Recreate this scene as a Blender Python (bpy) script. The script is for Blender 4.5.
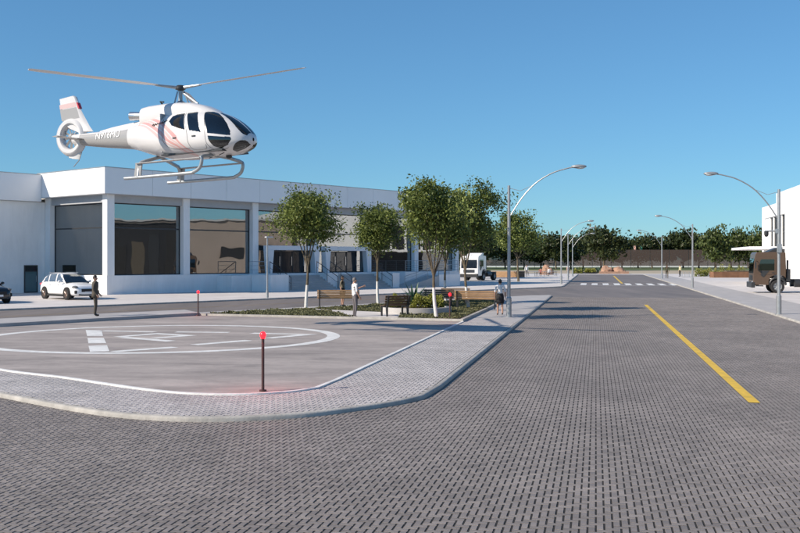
import bpy, bmesh, math, random
import numpy as np
from mathutils import Vector, Matrix

for o in list(bpy.data.objects):
    bpy.data.objects.remove(o)
SC = bpy.context.scene
COL = SC.collection
R = math.radians
random.seed(7)
rng = np.random.default_rng(7)

# ------------------------------------------------------------------ camera, sky, sun, exposure
cam_d = bpy.data.cameras.new('camera')
cam = bpy.data.objects.new('camera', cam_d); COL.objects.link(cam)
cam.location = (0, 0, 2.6); cam.rotation_euler = (R(90), 0, 0)
cam_d.sensor_width = 36; cam_d.lens = 36 * 987 / 800
cam_d.shift_y = -6.5 / 800
cam_d.clip_start = .1; cam_d.clip_end = 6000
SC.camera = cam

SUN_AZ = math.atan2(-.90, -.43)          # direction towards the sun on the ground: x, y
SUN_EL = R(33.5)
SX, SY = -.902, -.431
world = bpy.data.worlds.new('World'); SC.world = world; world.use_nodes = True
wn = world.node_tree
for n in list(wn.nodes): wn.nodes.remove(n)
wo = wn.nodes.new('ShaderNodeOutputWorld'); bg = wn.nodes.new('ShaderNodeBackground')
sky = wn.nodes.new('ShaderNodeTexSky'); sky.sky_type = 'NISHITA'; sky.sun_disc = False
sky.sun_elevation = SUN_EL
sky.sun_rotation = math.atan2(SX, SY)
sky.air_density = 1.0; sky.dust_density = 0; sky.ozone_density = 3.0; sky.altitude = 0
bg.inputs[1].default_value = .088
# the whole sky graded evenly towards the clear blue of the photograph
gm = wn.nodes.new('ShaderNodeGamma'); gm.inputs[1].default_value = .75
tn = wn.nodes.new('ShaderNodeVectorMath'); tn.operation = 'MULTIPLY'; tn.inputs[1].default_value = (.735, 1.315, 1.76)
wn.links.new(sky.outputs[0], gm.inputs[0]); wn.links.new(gm.outputs[0], tn.inputs[0])
wn.links.new(tn.outputs[0], bg.inputs[0]); wn.links.new(bg.outputs[0], wo.inputs[0])

sun_d = bpy.data.lights.new('sun', 'SUN'); sun_d.energy = 5.0; sun_d.angle = R(.53); sun_d.color = (1, .88, .735)
sun = bpy.data.objects.new('sun', sun_d); COL.objects.link(sun); sun.location = (-40, -20, 60)
sdir = Vector((SX * math.cos(SUN_EL), SY * math.cos(SUN_EL), math.sin(SUN_EL)))
sun.rotation_euler = sdir.to_track_quat('Z', 'Y').to_euler()

SC.render.engine = 'CYCLES'
SC.view_settings.view_transform = 'Standard'; SC.view_settings.look = 'None'
SC.view_settings.exposure = 0.25; SC.view_settings.gamma = 1.0; SC.view_settings.use_curve_mapping = False
SC.cycles.max_bounces = 8; SC.cycles.transparent_max_bounces = 16

# ------------------------------------------------------------------ materials
MATS = {}
def mat(name, col, rough=.6, metal=0., var=0., scale=4., bump=0., bscale=None, emit=None, estr=0., tone=0., spec=.5, coat=0., streak=None):
    if name in MATS: return MATS[name]
    m = bpy.data.materials.new(name); m.use_nodes = True
    nt = m.node_tree; L = nt.links; b = nt.nodes['Principled BSDF']
    b.inputs['Roughness'].default_value = rough; b.inputs['Metallic'].default_value = metal
    b.inputs['Specular IOR Level'].default_value = spec
    b.inputs['Coat Weight'].default_value = coat
    c4 = (col[0], col[1], col[2], 1)
    b.inputs['Base Color'].default_value = c4
    out = None
    if var or bump:
        tc = nt.nodes.new('ShaderNodeTexCoord'); mp = nt.nodes.new('ShaderNodeMapping')
        if streak: mp.inputs['Scale'].default_value = streak
        L.new(tc.outputs['Object'], mp.inputs[0])
    if var:
        nz = nt.nodes.new('ShaderNodeTexNoise'); nz.inputs['Scale'].default_value = scale; nz.inputs['Detail'].default_value = 7; nz.inputs['Roughness'].default_value = .62
        L.new(mp.outputs[0], nz.inputs['Vector'])
        rp = nt.nodes.new('ShaderNodeValToRGB')
        rp.color_ramp.elements[0].position = .3; rp.color_ramp.elements[1].position = .72
        rp.color_ramp.elements[0].color = tuple(max(0, x * (1 - var)) for x in col) + (1,)
        rp.color_ramp.elements[1].color = tuple(min(1, x * (1 + var)) for x in col) + (1,)
        L.new(nz.outputs[0], rp.inputs[0]); out = rp.outputs[0]
    if tone:
        at = nt.nodes.new('ShaderNodeAttribute'); at.attribute_name = 'tone'
        mr = nt.nodes.new('ShaderNodeMapRange'); mr.inputs[3].default_value = 1 - tone; mr.inputs[4].default_value = 1 + tone
        L.new(at.outputs['Fac'], mr.inputs[0])
        mx = nt.nodes.new('ShaderNodeVectorMath'); mx.operation = 'SCALE'
        if out: L.new(out, mx.inputs[0])
        else: mx.inputs[0].default_value = col
        L.new(mr.outputs[0], mx.inputs['Scale']); out = mx.outputs[0]
    if out: L.new(out, b.inputs['Base Color'])
    if bump:
        n2 = nt.nodes.new('ShaderNodeTexNoise'); n2.inputs['Scale'].default_value = bscale or scale * 6; n2.inputs['Detail'].default_value = 5
        L.new(mp.outputs[0], n2.inputs['Vector'])
        bp = nt.nodes.new('ShaderNodeBump'); bp.inputs['Strength'].default_value = bump; bp.inputs['Distance'].default_value = .02
        L.new(n2.outputs[0], bp.inputs['Height']); L.new(bp.outputs[0], b.inputs['Normal'])
    if emit:
        b.inputs['Emission Color'].default_value = emit + (1,); b.inputs['Emission Strength'].default_value = estr
    MATS[name] = m
    return m

def stain(m, scale, lo, hi, streak=(1, 1, 1), seed=0.):
    """blotchy wear multiplied over a material's own colour"""
    nt = m.node_tree; L = nt.links; b = nt.nodes['Principled BSDF']; src = b.inputs['Base Color'].links[0].from_socket
    tc = nt.nodes.new('ShaderNodeTexCoord'); mp = nt.nodes.new('ShaderNodeMapping'); mp.inputs['Scale'].default_value = streak; mp.inputs['Location'].default_value = (seed, seed, 0)
    nz = nt.nodes.new('ShaderNodeTexNoise'); nz.inputs['Scale'].default_value = scale; nz.inputs['Detail'].default_value = 9; nz.inputs['Roughness'].default_value = .7; nz.inputs['Distortion'].default_value = .6
    mr = nt.nodes.new('ShaderNodeMapRange'); mr.inputs[1].default_value = .35; mr.inputs[2].default_value = .62; mr.inputs[3].default_value = lo; mr.inputs[4].default_value = hi
    mx = nt.nodes.new('ShaderNodeVectorMath'); mx.operation = 'SCALE'
    L.new(tc.outputs['Object'], mp.inputs[0]); L.new(mp.outputs[0], nz.inputs['Vector']); L.new(nz.outputs[0], mr.inputs[0]); L.new(src, mx.inputs[0]); L.new(mr.outputs[0], mx.inputs['Scale']); L.new(mx.outputs[0], b.inputs['Base Color'])

def glass_mat(name, tint, refl, wav=0., base=(.02, .025, .03), trans=.5, wscale=.5, rough=.01):
    """pane: a mirror-like film (refl) over tinted see-through glass"""
    m = bpy.data.materials.new(name); m.use_nodes = True; nt = m.node_tree; L = nt.links
    for n in list(nt.nodes): nt.nodes.remove(n)
    o = nt.nodes.new('ShaderNodeOutputMaterial')
    gl = nt.nodes.new('ShaderNodeBsdfGlossy'); gl.inputs['Color'].default_value = (.92, .95, .95, 1); gl.inputs['Roughness'].default_value = rough
    tr = nt.nodes.new('ShaderNodeBsdfTransparent'); tr.inputs[0].default_value = tint + (1,)
    df = nt.nodes.new('ShaderNodeBsdfDiffuse'); df.inputs[0].default_value = base + (1,)
    m1 = nt.nodes.new('ShaderNodeMixShader'); m1.inputs[0].default_value = trans
    L.new(df.outputs[0], m1.inputs[1]); L.new(tr.outputs[0], m1.inputs[2])
    fr = nt.nodes.new('ShaderNodeFresnel'); fr.inputs[0].default_value = 1.5
    ad = nt.nodes.new('ShaderNodeMath'); ad.operation = 'ADD'; ad.use_clamp = True; ad.inputs[1].default_value = refl
    L.new(fr.outputs[0], ad.inputs[0])
    m2 = nt.nodes.new('ShaderNodeMixShader'); L.new(ad.outputs[0], m2.inputs[0]); L.new(m1.outputs[0], m2.inputs[1]); L.new(gl.outputs[0], m2.inputs[2])
    if wav:
        tc = nt.nodes.new('ShaderNodeTexCoord'); nz = nt.nodes.new('ShaderNodeTexNoise'); nz.inputs['Scale'].default_value = wscale; nz.inputs['Detail'].default_value = 1.5
        bp = nt.nodes.new('ShaderNodeBump'); bp.inputs['Strength'].default_value = 1; bp.inputs['Distance'].default_value = wav
        L.new(tc.outputs['Object'], nz.inputs['Vector']); L.new(nz.outputs[0], bp.inputs['Height']); L.new(bp.outputs[0], gl.inputs['Normal'])
    L.new(m2.outputs[0], o.inputs[0]); MATS[name] = m
    return m

def leaf_mat(name, dark, light, rough=.5):
    m = bpy.data.materials.new(name); m.use_nodes = True; nt = m.node_tree; L = nt.links
    for n in list(nt.nodes): nt.nodes.remove(n)
    o = nt.nodes.new('ShaderNodeOutputMaterial'); at = nt.nodes.new('ShaderNodeAttribute'); at.attribute_name = 'tone'
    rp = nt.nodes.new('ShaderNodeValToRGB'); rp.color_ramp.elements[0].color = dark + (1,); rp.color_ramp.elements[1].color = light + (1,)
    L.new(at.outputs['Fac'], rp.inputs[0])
    pb = nt.nodes.new('ShaderNodeBsdfPrincipled'); pb.inputs['Roughness'].default_value = rough; pb.inputs['Specular IOR Level'].default_value = .35
    tl = nt.nodes.new('ShaderNodeBsdfTranslucent'); mx = nt.nodes.new('ShaderNodeMixShader'); mx.inputs[0].default_value = .28
    L.new(rp.outputs[0], pb.inputs['Base Color']); L.new(rp.outputs[0], tl.inputs[0])
    L.new(pb.outputs[0], mx.inputs[1]); L.new(tl.outputs[0], mx.inputs[2]); L.new(mx.outputs[0], o.inputs[0]); MATS[name] = m
    return m

mat('white_wall', (.87, .87, .86), .55, var=.05, scale=.35, bump=.12, bscale=14)
mat('white_panel', (.88, .88, .88), .42, var=.035, scale=.25)
mat('grey_trim', (.42, .43, .44), .5, var=.06, scale=2)
mat('dark_metal', (.045, .047, .05), .42, .3, var=.15, scale=6)
mat('galv', (.40, .42, .43), .38, .55, var=.12, scale=5)
mat('concrete', (.47, .455, .44), .75, var=.10, scale=1.6, bump=.25, bscale=30)
mat('kerb', (.45, .43, .395), .7, var=.14, scale=2.2, bump=.3, bscale=22)
mat('plaza', (.62, .585, .56), .7, var=.09, scale=.45, bump=.15, bscale=18)
mat('walk_paver', (.43, .41, .405), .72, var=.10, scale=.9, tone=.16, bump=.2, bscale=60)
mat('walk_far', (.41, .395, .39), .72, var=.13, scale=1.2, bump=.2, bscale=30)
mat('walk_bed', (.17, .16, .15), .9, var=.2, scale=8)
mat('road_paver', (.228, .203, .190), .66, var=.16, scale=.5, tone=.22, bump=.3, bscale=70)
mat('road_bed', (.022, .021, .02), .95, var=.2, scale=8)
mat('road_far', (.190, .162, .145), .62, var=.16, scale=.5, bump=.25, bscale=16, streak=(1, .12, 1))
mat('pad', (.365, .322, .298), .7, var=.24, scale=.42, bump=.2, bscale=25, streak=(.55, 1.6, 1))
mat('paint_white', (.80, .80, .78), .55, var=.10, scale=3.5, bump=.15)
mat('paint_yellow', (.78, .50, .035), .55, var=.10, scale=5)
mat('grass', (.085, .115, .035), .9, var=.35, scale=.12, bump=.5, bscale=3)
mat('sand', (.40, .34, .25), .9, var=.15, scale=.15, bump=.3, bscale=2)
mat('soil', (.12, .09, .06), .95, var=.3, scale=4, bump=.4)
mat('wood', (.54, .33, .175), .5, var=.28, scale=3, streak=(1, 9, 9), tone=.12, bump=.15)
mat('dark_wood', (.115, .072, .042), .5, var=.3, scale=3, streak=(1, 9, 9))
mat('rubber', (.018, .018, .019), .8)
mat('bark', (.13, .105, .07), .9, var=.4, scale=9, bump=.6, bscale=30)
mat('whitewash', (.66, .65, .62), .8, var=.10, scale=8, bump=.3)
mat('chrome', (.62, .63, .64), .22, .9)
mat('car_white', (.80, .80, .80), .28, coat=.6, var=.02, scale=2)
mat('car_black', (.012, .013, .015), .2, coat=.6)
mat('heli_white', (.66, .65, .645), .26, coat=.5, var=.03, scale=1.2)
mat('heli_pink', (.62, .33, .31), .3, coat=.5)
mat('heli_rose', (.64, .46, .44), .3, coat=.5)
mat('heli_grey', (.34, .335, .33), .34, coat=.3)
mat('heli_red', (.55, .05, .07), .35)
mat('brown_paint', (.098, .062, .04), .38, coat=.25, var=.08, scale=2)
mat('blade', (.74, .75, .76), .4, coat=.2)
mat('corten', (.21, .105, .055), .8, var=.3, scale=1.5, bump=.3)
mat('rock', (.36, .215, .145), .9, var=.3, scale=1.2, bump=.8, bscale=5)
mat('skin', (.46, .27, .19), .55)
mat('suit', (.085, .072, .055), .8, var=.1, scale=20)
mat('shirt_white', (.78, .78, .78), .8)
mat('cloth_black', (.016, .015, .016), .8)
mat('cloth_grey', (.15, .135, .14), .85)
mat('cloth_camo', (.095, .075, .045), .85, var=.5, scale=9)
mat('cloth_cream', (.62, .56, .34), .85)
mat('cloth_olive', (.16, .14, .10), .85)
mat('cloth_red', (.38, .12, .10), .85)
mat('hair', (.02, .014, .01), .6)
mat('hair_grey', (.16, .14, .13), .6)
mat('shoe', (.012, .011, .011), .45)
mat('red_lamp', (.6, .01, .015), .3, emit=(1., .012, .02), estr=3.2)
mat('red_post', (.07, .032, .03), .5)
mat('lens', (.7, .72, .72), .15)
mat('head_lamp', (.5, .52, .54), .12, .4)
mat('amber', (.75, .25, .04), .3)
mat('interior_wall', (.16, .15, .145), .8, var=.15, scale=.6)
mat('interior_floor', (.19, .18, .17), .5)
mat('tan_wall', (.30, .25, .22), .8, var=.08, scale=.4)
mat('black_hole', (.02, .02, .022), .5)
mat('flag_pink', (.72, .42, .36), .8)
mat('flag_green', (.06, .28, .22), .8)
mat('pale_far', (.62, .66, .68), .8, var=.1, scale=.1)
stain(MATS['pad'], .9, .78, 1.08, (.45, 1.2, 1)); stain(MATS['pad'], 4., .9, 1.05, (1, 1, 1), 5.)
stain(MATS['road_paver'], .35, .9, 1.06, (1.6, .5, 1)); stain(MATS['road_far'], .3, .84, 1.08, (2., .25, 1))
stain(MATS['kerb'], 1.5, .72, 1.05); stain(MATS['paint_white'], 2.2, .78, 1.02); stain(MATS['paint_yellow'], 3., .75, 1.03)
stain(MATS['plaza'], .5, .9, 1.04); stain(MATS['walk_paver'], .7, .86, 1.05); stain(MATS['white_wall'], .6, .93, 1.01, (3, 3, .5))
glass_mat('facade_glass', (.40, .45, .45), .27, wav=.007, trans=.8, base=(.05, .05, .05))
glass_mat('car_glass', (.12, .14, .15), .08, base=(.012, .013, .015), trans=.5)
glass_mat('heli_glass', (.22, .25, .28), .05, base=(.012, .014, .018), trans=.70)
leaf_mat('leaf_street', (.036, .062, .012), (.28, .33, .085))
leaf_mat('leaf_far', (.020, .032, .011), (.085, .105, .034))
leaf_mat('leaf_bright', (.032, .055, .014), (.14, .175, .05))
leaf_mat('leaf_olive', (.05, .055, .028), (.27, .27, .13))
leaf_mat('leaf_yellow', (.10, .13, .02), (.42, .40, .09))
leaf_mat('leaf_agave', (.03, .07, .045), (.10, .18, .115))

# ------------------------------------------------------------------ mesh helpers
class MB:
    def __init__(s): s.v = []; s.f = []; s.m = []
    def add(s, vs, fs, mi=0):
        k = len(s.v); s.v += [tuple(map(float, q)) for q in vs]; s.f += [tuple(i + k for i in f) for f in fs]; s.m += [mi] * len(fs); return s
    def box(s, c, size, rz=0, mi=0, rot=None, taper=1.):
        hx, hy, hz = size[0] / 2, size[1] / 2, size[2] / 2
        vs = []
        for z in (-1, 1):
            t = taper if z > 0 else 1
            for (x, y) in ((-1, -1), (1, -1), (1, 1), (-1, 1)): vs.append(Vector((x * hx * t, y * hy * t, z * hz)))
        M = rot if rot is not None else Matrix.Rotation(rz, 3, 'Z')
        vs = [M @ q + Vector(c) for q in vs]
        return s.add(vs, [(3, 2, 1, 0), (4, 5, 6, 7), (0, 1, 5, 4), (1, 2, 6, 5), (2, 3, 7, 6), (3, 0, 4, 7)], mi)
    def tube(s, pts, rad, n=8, cap=True, mi=0):
        pts = [Vector(p) for p in pts]
        if not hasattr(rad, '__len__'): rad = [rad] * len(pts)
        vs = []; up = None
        for i, p in enumerate(pts):
            t = (pts[min(i + 1, len(pts) - 1)] - pts[max(i - 1, 0)]).normalized()
            if up is None: up = Vector((0, 0, 1)) if abs(t.z) < .9 else Vector((1, 0, 0))
            a = t.cross(up).normalized(); up = a.cross(t).normalized()
            for k in range(n):
                th = 2 * math.pi * k / n; vs.append(p + (a * math.cos(th) + up * math.sin(th)) * rad[i])
        fs = [(i * n + k, i * n + (k + 1) % n, (i + 1) * n + (k + 1) % n, (i + 1) * n + k) for i in range(len(pts) - 1) for k in range(n)]
        if cap: fs += [tuple(reversed(range(n))), tuple((len(pts) - 1) * n + k for k in range(n))]
        return s.add(vs, fs, mi)
    def lathe(s, prof, n=24, M=None, mi=0, arc=1.):
        M = M or Matrix.Identity(4); vs = []
        for (r, z) in prof:
            for k in range(n):
                th = 2 * math.pi * k / n * arc; vs.append(M @ Vector((r * math.cos(th), r * math.sin(th), z)))
        fs = [(i * n + k, i * n + (k + 1) % n, (i + 1) * n + (k + 1) % n, (i + 1) * n + k) for i in range(len(prof) - 1) for k in range(n)]
        return s.add(vs, fs, mi)
    def prism(s, poly, a, b, axis='y', mi=0):
        """poly in the two other axes, extruded from a to b along axis"""
        n = len(poly)
        def pt(u, w, t): return {'y': (u, t, w), 'x': (t, u, w), 'z': (u, w, t)}[axis]
        vs = [pt(u, w, a) for u, w in poly] + [pt(u, w, b) for u, w in poly]
        return s.add(vs, [tuple(range(n)), tuple(reversed(range(n, 2 * n)))] + [(i, i + n, (i + 1) % n + n, (i + 1) % n) for i in range(n)], mi)
    def ellipsoid(s, c, r, nu=14, nv=9, mi=0):
        vs = []
        for j in range(nv + 1):
            ph = math.pi * j / nv
            for i in range(nu):
                th = 2 * math.pi * i / nu
                vs.append((c[0] + r[0] * math.sin(ph) * math.cos(th), c[1] + r[1] * math.sin(ph) * math.sin(th), c[2] + r[2] * math.cos(ph)))
        fs = [(j * nu + i, (j + 1) * nu + i, (j + 1) * nu + (i + 1) % nu, j * nu + (i + 1) % nu) for j in range(nv) for i in range(nu)]
        return s.add(vs, fs, mi)
    def build(s, name, mats, parent=None, smooth=False, bevel=0., fix=True):
        me = bpy.data.meshes.new(name); me.from_pydata(s.v, [], s.f)
        if isinstance(mats, str): mats = [mats]
        for m in mats: me.materials.append(MATS[m])
        if len(mats) > 1: me.polygons.foreach_set('material_index', s.m)
        if fix:
            bm = bmesh.new(); bm.from_mesh(me); bmesh.ops.recalc_face_normals(bm, faces=bm.faces); bm.to_mesh(me); bm.free()
        if smooth:
            me.polygons.foreach_set('use_smooth', [True] * len(me.polygons))
            if smooth != 2: me.set_sharp_from_angle(angle=R(42))
        o = bpy.data.objects.new(name, me); COL.objects.link(o)
        if parent: o.parent = parent
        if bevel:
            b = o.modifiers.new('bevel', 'BEVEL'); b.width = bevel; b.segments = 2; b.limit_method = 'ANGLE'; b.angle_limit = R(40)
        return o

def mesh_np(name, V, F, matname, parent=None, tone=None, smooth=False):
    me = bpy.data.meshes.new(name); V = np.asarray(V, np.float32); F = np.asarray(F, np.int32); k = F.shape[1]
    me.vertices.add(len(V)); me.vertices.foreach_set('co', V.ravel())
    me.loops.add(F.size); me.loops.foreach_set('vertex_index', F.ravel())
    me.polygons.add(len(F)); me.polygons.foreach_set('loop_start', np.arange(0, F.size, k, dtype=np.int32))
    me.polygons.foreach_set('use_smooth', np.full(len(F), bool(smooth)))
    me.update(calc_edges=True)
    if not smooth: me.shade_flat()
    if tone is not None:
        at = me.attributes.new('tone', 'FLOAT', 'FACE'); at.data.foreach_set('value', np.asarray(tone, np.float32))
    me.materials.append(MATS[matname]); o = bpy.data.objects.new(name, me); COL.objects.link(o)
    if parent: o.parent = parent
    return o

def tag(o, label=None, cat=None, group=None, kind=None):
    if label: o['label'] = label
    if cat: o['category'] = cat
    if group: o['group'] = group
    if kind: o['kind'] = kind
    return o
def thing(name, label, cat, loc=(0, 0, 0), rz=0., group=None):
    o = bpy.data.objects.new(name, None); COL.objects.link(o); o.empty_display_size = .2
    o.location = loc; o.rotation_euler = (0, 0, rz); return tag(o, label, cat, group)
def copy_tree(o, parent=None):
    c = o.copy(); COL.objects.link(c); c.parent = parent
    for ch in list(o.children): copy_tree(ch, c)
    return c
def sheet(name, pts, z, m, kind='structure', parent=None):
    mb = MB(); mb.add([(x, y, z) for x, y in pts], [tuple(range(len(pts)))])
    o = mb.build(name, m, parent, fix=False)
    if o.data.polygons[0].normal.z < 0: o.data.flip_normals()
    if kind and not parent: o['kind'] = kind
    return o
def slab(name, pts, z0, z1, m, kind='structure', parent=None, bevel=0.):
    mb = MB(); mb.prism(pts, z0, z1, 'z'); o = mb.build(name, m, parent, bevel=bevel)
    if kind and not parent: o['kind'] = kind
    return o
def catmull(P, n=8, closed=False):
    P = [np.array(p, float) for p in P]; out = []
    N = len(P)
    for i in range(N if closed else N - 1):
        g = (lambda j: P[j % N]) if closed else (lambda j: P[min(max(j, 0), N - 1)])
        a, b, c, d = g(i - 1), g(i), g(i + 1), g(i + 2)
        for k in range(n):
            t = k / n; out.append(tuple(.5 * ((2 * b) + (c - a) * t + (2 * a - 5 * b + 4 * c - d) * t * t + (3 * b - a - 3 * c + d) * t ** 3)))
    if not closed: out.append(tuple(P[-1]))
    return out
def offset_path(P, d, closed=False):
    """shift to the left of the travel direction by d"""
    P = [np.array(p, float) for p in P]; N = len(P); out = []
    for i in range(N):
        a = P[(i - 1) % N] if closed or i > 0 else P[i]; b = P[(i + 1) % N] if closed or i < N - 1 else P[i]
        t1 = P[i] - a; t2 = b - P[i]
        n1 = np.array((-t1[1], t1[0])); n2 = np.array((-t2[1], t2[0]))
        l1, l2 = np.linalg.norm(n1), np.linalg.norm(n2)
        n1 = n1 / l1 if l1 > 1e-9 else n2 / l2; n2 = n2 / l2 if l2 > 1e-9 else n1
        m = n1 + n2; m /= max(np.linalg.norm(m), 1e-6); k = 1 / max(.4, float(m @ n1))
        out.append(tuple(P[i] + m * d * k))
    return out
def sweep_profile(name, path, prof, m, closed=False, parent=None, smooth=True):
    """prof: list of (offset to the left, z)"""
    rows = [offset_path(path, o, closed) for o, _ in prof]; N = len(path); K = len(prof); vs = []
    for i in range(N):
        for k in range(K): vs.append((rows[k][i][0], rows[k][i][1], prof[k][1]))
    fs = [(i * K + k, ((i + 1) % N) * K + k, ((i + 1) % N) * K + k + 1, i * K + k + 1) for i in range(N if closed else N - 1) for k in range(K - 1)]
    mb = MB(); mb.add(vs, fs); o = mb.build(name, m, parent, smooth=smooth)
    return o

# ------------------------------------------------------------------ frames of the place
RA = R(11.23)                                    # the main road runs 11 degrees right of straight ahead
CR, SR = math.cos(RA), math.sin(RA)
def RD(s, t): return (s * SR + t * CR, s * CR - t * SR)       # along the road, to its right
def ts(x, y): return x * CR - y * SR
BA = R(50.3)                                     # the white building and the side street
CB, SB = math.cos(BA), math.sin(BA)
BC = (-21.2, 71.4)                               # its near corner
def BD(a, b): return (BC[0] + a * CB - b * SB, BC[1] + a * SB + b * CB)
def in_poly(X, Y, poly):
    X = np.asarray(X); Y = np.asarray(Y); r = np.zeros(X.shape, bool); n = len(poly)
    for i in range(n):
        x1, y1 = poly[i]; x2, y2 = poly[(i + 1) % n]
        c = ((y1 > Y) != (y2 > Y)) & (X < (x2 - x1) * (Y - y1) / (y2 - y1 + 1e-12) + x1); r ^= c
    return r
KL, KR = -3.05, 8.15                              # left and right kerb of the main road
ZS = .09                                          # pavement height
# ------------------------------------------------------------------ ground, roads, pavements
sheet('ground', [(-3000, -600), (3000, -600), (3000, 5000), (-3000, 5000)], -.06, 'grass')
o = sheet('sand_verge', [(-60, 190), (260, 175), (260, 245), (-60, 252)], -.02, 'sand')
road = sheet('road', [(-140, -40), (60, -40), (120, 172), (0, 178), (-140, 120)], 0, 'road_far')
sheet('far_pavement', [RD(178, -140), RD(178, 140), RD(190, 140), RD(190, -140)], .03, 'plaza')

# island between the main road and the side street
front = [(-24.0, 33.2), (-20.0, 29.9), (-12.0, 22.6), (-7.54, 18.6), (-5.84, 17.1), (-4.6, 16.2), (-3.19, 15.78), (-1.75, 16.15), (-.7, 16.95), (.05, 17.75), (.45, 18.4)]
sk = (-16.1, 39.8)                                # a point on the side street's near kerb
def on_line(p, d, k): return (p[0] + d[0] * k, p[1] + d[1] * k)
tip = RD(72.6, KL)
outer = catmull(front, 6) + [RD(s, KL) for s in (19.6, 24, 32, 40, 48, 56, 64, 70.5)] + [(RD(71.9, KL)[0] - .12, RD(71.9, KL)[1]), (RD(71.9, KL)[0] - .75, RD(71.9, KL)[1] - .35)]
back = [on_line(sk, (CB, SB), k) for k in (40, 30, 20, 10, 0, -6)]
outer = outer + back + [(-23.2, 34.6)]
kerb_prof = [(0, -.03), (.0, .058), (.016, .08), (.04, ZS), (.10, ZS + .001)]
kerb = sweep_profile('island_kerb', outer, kerb_prof, 'kerb', closed=True); kerb['kind'] = 'structure'
IN_R = -5.3
inner_front = [(-19.0, 32.6), (-13.0, 26.0), (-8.94, 22.07), (-7.09, 20.65), (-5.38, 19.15), (-4.32, 18.35), (-3.5, 18.02), (-2.74, 18.02), (-2.05, 18.35), (-1.6, 18.9)]
pad_right = RD(39.8, IN_R)
pad_corner = (-8.98, 44.3)
inner_front = [(x * 1.02, y * 1.02) for x, y in inner_front]
inner_path = catmull(inner_front, 6) + [RD(s, IN_R) for s in (20, 25, 30, 35)] + [pad_right]
pad_poly = inner_path + [pad_corner, (-14.8, 36.8)]
walk_poly = offset_path(outer, .11, True)
k_tip = 24.2
wedge_tip = on_line(pad_corner, (CB, SB), k_tip)
slab('island_bed', offset_path(outer, .06, True), -.03, ZS - .006, 'walk_bed')
# far stretch of the walk is one surface: the pieces are too small to tell apart
def clip_y(poly, y0, keep_above=True):
    out = []
    for i in range(len(poly)):
        a, b = poly[i], poly[(i + 1) % len(poly)]; ia, ib = (a[1] > y0) == keep_above, (b[1] > y0) == keep_above
        if ia: out.append(a)
        if ia != ib: t = (y0 - a[1]) / (b[1] - a[1]); out.append((a[0] + (b[0] - a[0]) * t, y0))
    return out
WALK_Y = 40.
sheet('island_pavement', clip_y(walk_poly, WALK_Y), ZS - .002, 'walk_far')
pad = slab('helipad', pad_poly, ZS - .05, ZS + .02, 'pad')
border = sweep_profile('helipad_border', inner_path, [(-.045, ZS - .02), (-.045, ZS + .03), (.045, ZS + .03), (.045, ZS - .02)], 'paint_white', parent=pad, smooth=False)
# back walk: a step above the pad
slab('back_pavement', [(-14.8, 36.8), on_line(pad_corner, (CB, SB), 0), on_line(sk, (CB, SB), 9.2), on_line(sk, (CB, SB), -6.5), (-22.6, 34.2), (-19.4, 33.3)], ZS - .04, ZS + .15, 'walk_far')

# herringbone pavers, each a block with its own edges
W = .08
def herring(origin, ang, mask, ext, height, gap):
    """cells of a 2:1 herringbone in a rotated frame -> centres, is-across flags"""
    ca, sa = math.cos(ang), math.sin(ang); a0, a1, b0, b1 = ext
    I, J = np.meshgrid(np.arange(int(a0 / W), int(a1 / W)), np.arange(int(b0 / W), int(b1 / W)), indexing='ij')
    K = (I - J) % 4; out = []
    for k, du, dv in ((0, 2, 1), (3, 1, 2)):
        s = K == k; u = (I[s] + du / 2) * W; v = (J[s] + dv / 2) * W
        x = origin[0] + u * ca - v * sa; y = origin[1] + u * sa + v * ca
        ok = mask(x, y); out.append((x[ok], y[ok], du, dv))
    return out
def paver_field(name, sets, ang, z, h, gap, m, parent, jitter=.0009, tilt=.005):
    ca, sa = math.cos(ang), math.sin(ang); VV = []; FF = []; T = []; base = 0
    for (x, y, du, dv) in sets:
        n = len(x)
        if not n: continue
        g = gap / 2; hu = du * W / 2 - g; hv = dv * W / 2 - g; c = .0045
        zt = z + rng.normal(0, jitter, n)
        loc = [(-hu, -hv, 0), (hu, -hv, 0), (hu, hv, 0), (-hu, hv, 0), (-hu + c, -hv + c, 1), (hu - c, -hv + c, 1), (hu - c, hv - c, 1), (-hu + c, hv - c, 1)]
        V = np.zeros((n, 8, 3), np.float32)
        tx = rng.normal(0, tilt, n); ty = rng.normal(0, tilt, n)
        for k, (u, v, top) in enumerate(loc):
            V[:, k, 0] = x + u * ca - v * sa; V[:, k, 1] = y + u * sa + v * ca
            V[:, k, 2] = (zt + u * tx + v * ty) if top else z - h
        F = np.array([(4, 5, 6, 7), (0, 1, 5, 4), (1, 2, 6, 5), (2, 3, 7, 6), (3, 0, 4, 7)])
        FF.append((np.arange(n)[:, None, None] * 8 + F[None] + base).reshape(-1, 4)); VV.append(V.reshape(-1, 3)); base += n * 8
        T.append(np.repeat(np.clip(rng.normal(.5, .24, n), 0, 1), 5))
    o = mesh_np(name, np.concatenate(VV), np.concatenate(FF), m, parent, np.concatenate(T))
    o['kind'] = 'stuff'
    return o
island_poly = outer
ROAD_FAR = 70.
def road_mask(x, y):
    t = x * CR - y * SR; s = x * SR + y * CR
    m = (y > 6.5) & (s < ROAD_FAR) & (t < KR + .03) & (np.abs(x) < .425 * y + 4.)
    m &= ~in_poly(x, y, offset_path(outer, .05, True))
    left = (t < KL - .1) & (y > 34)
    return m & ~left
bed = sheet('road_bed', [(-6.4, 6.8), (6.4, 6.8), (14.8, 26.5), RD(34, KR + .02), RD(ROAD_FAR, KR + .02), RD(ROAD_FAR, KL - .05), RD(24, KL - .3), (-14.6, 26.2)], .004, 'road_bed')
sets = herring((0, 0), -RA, road_mask, (-26, 12, 3, 76), .012, .011)
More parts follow.
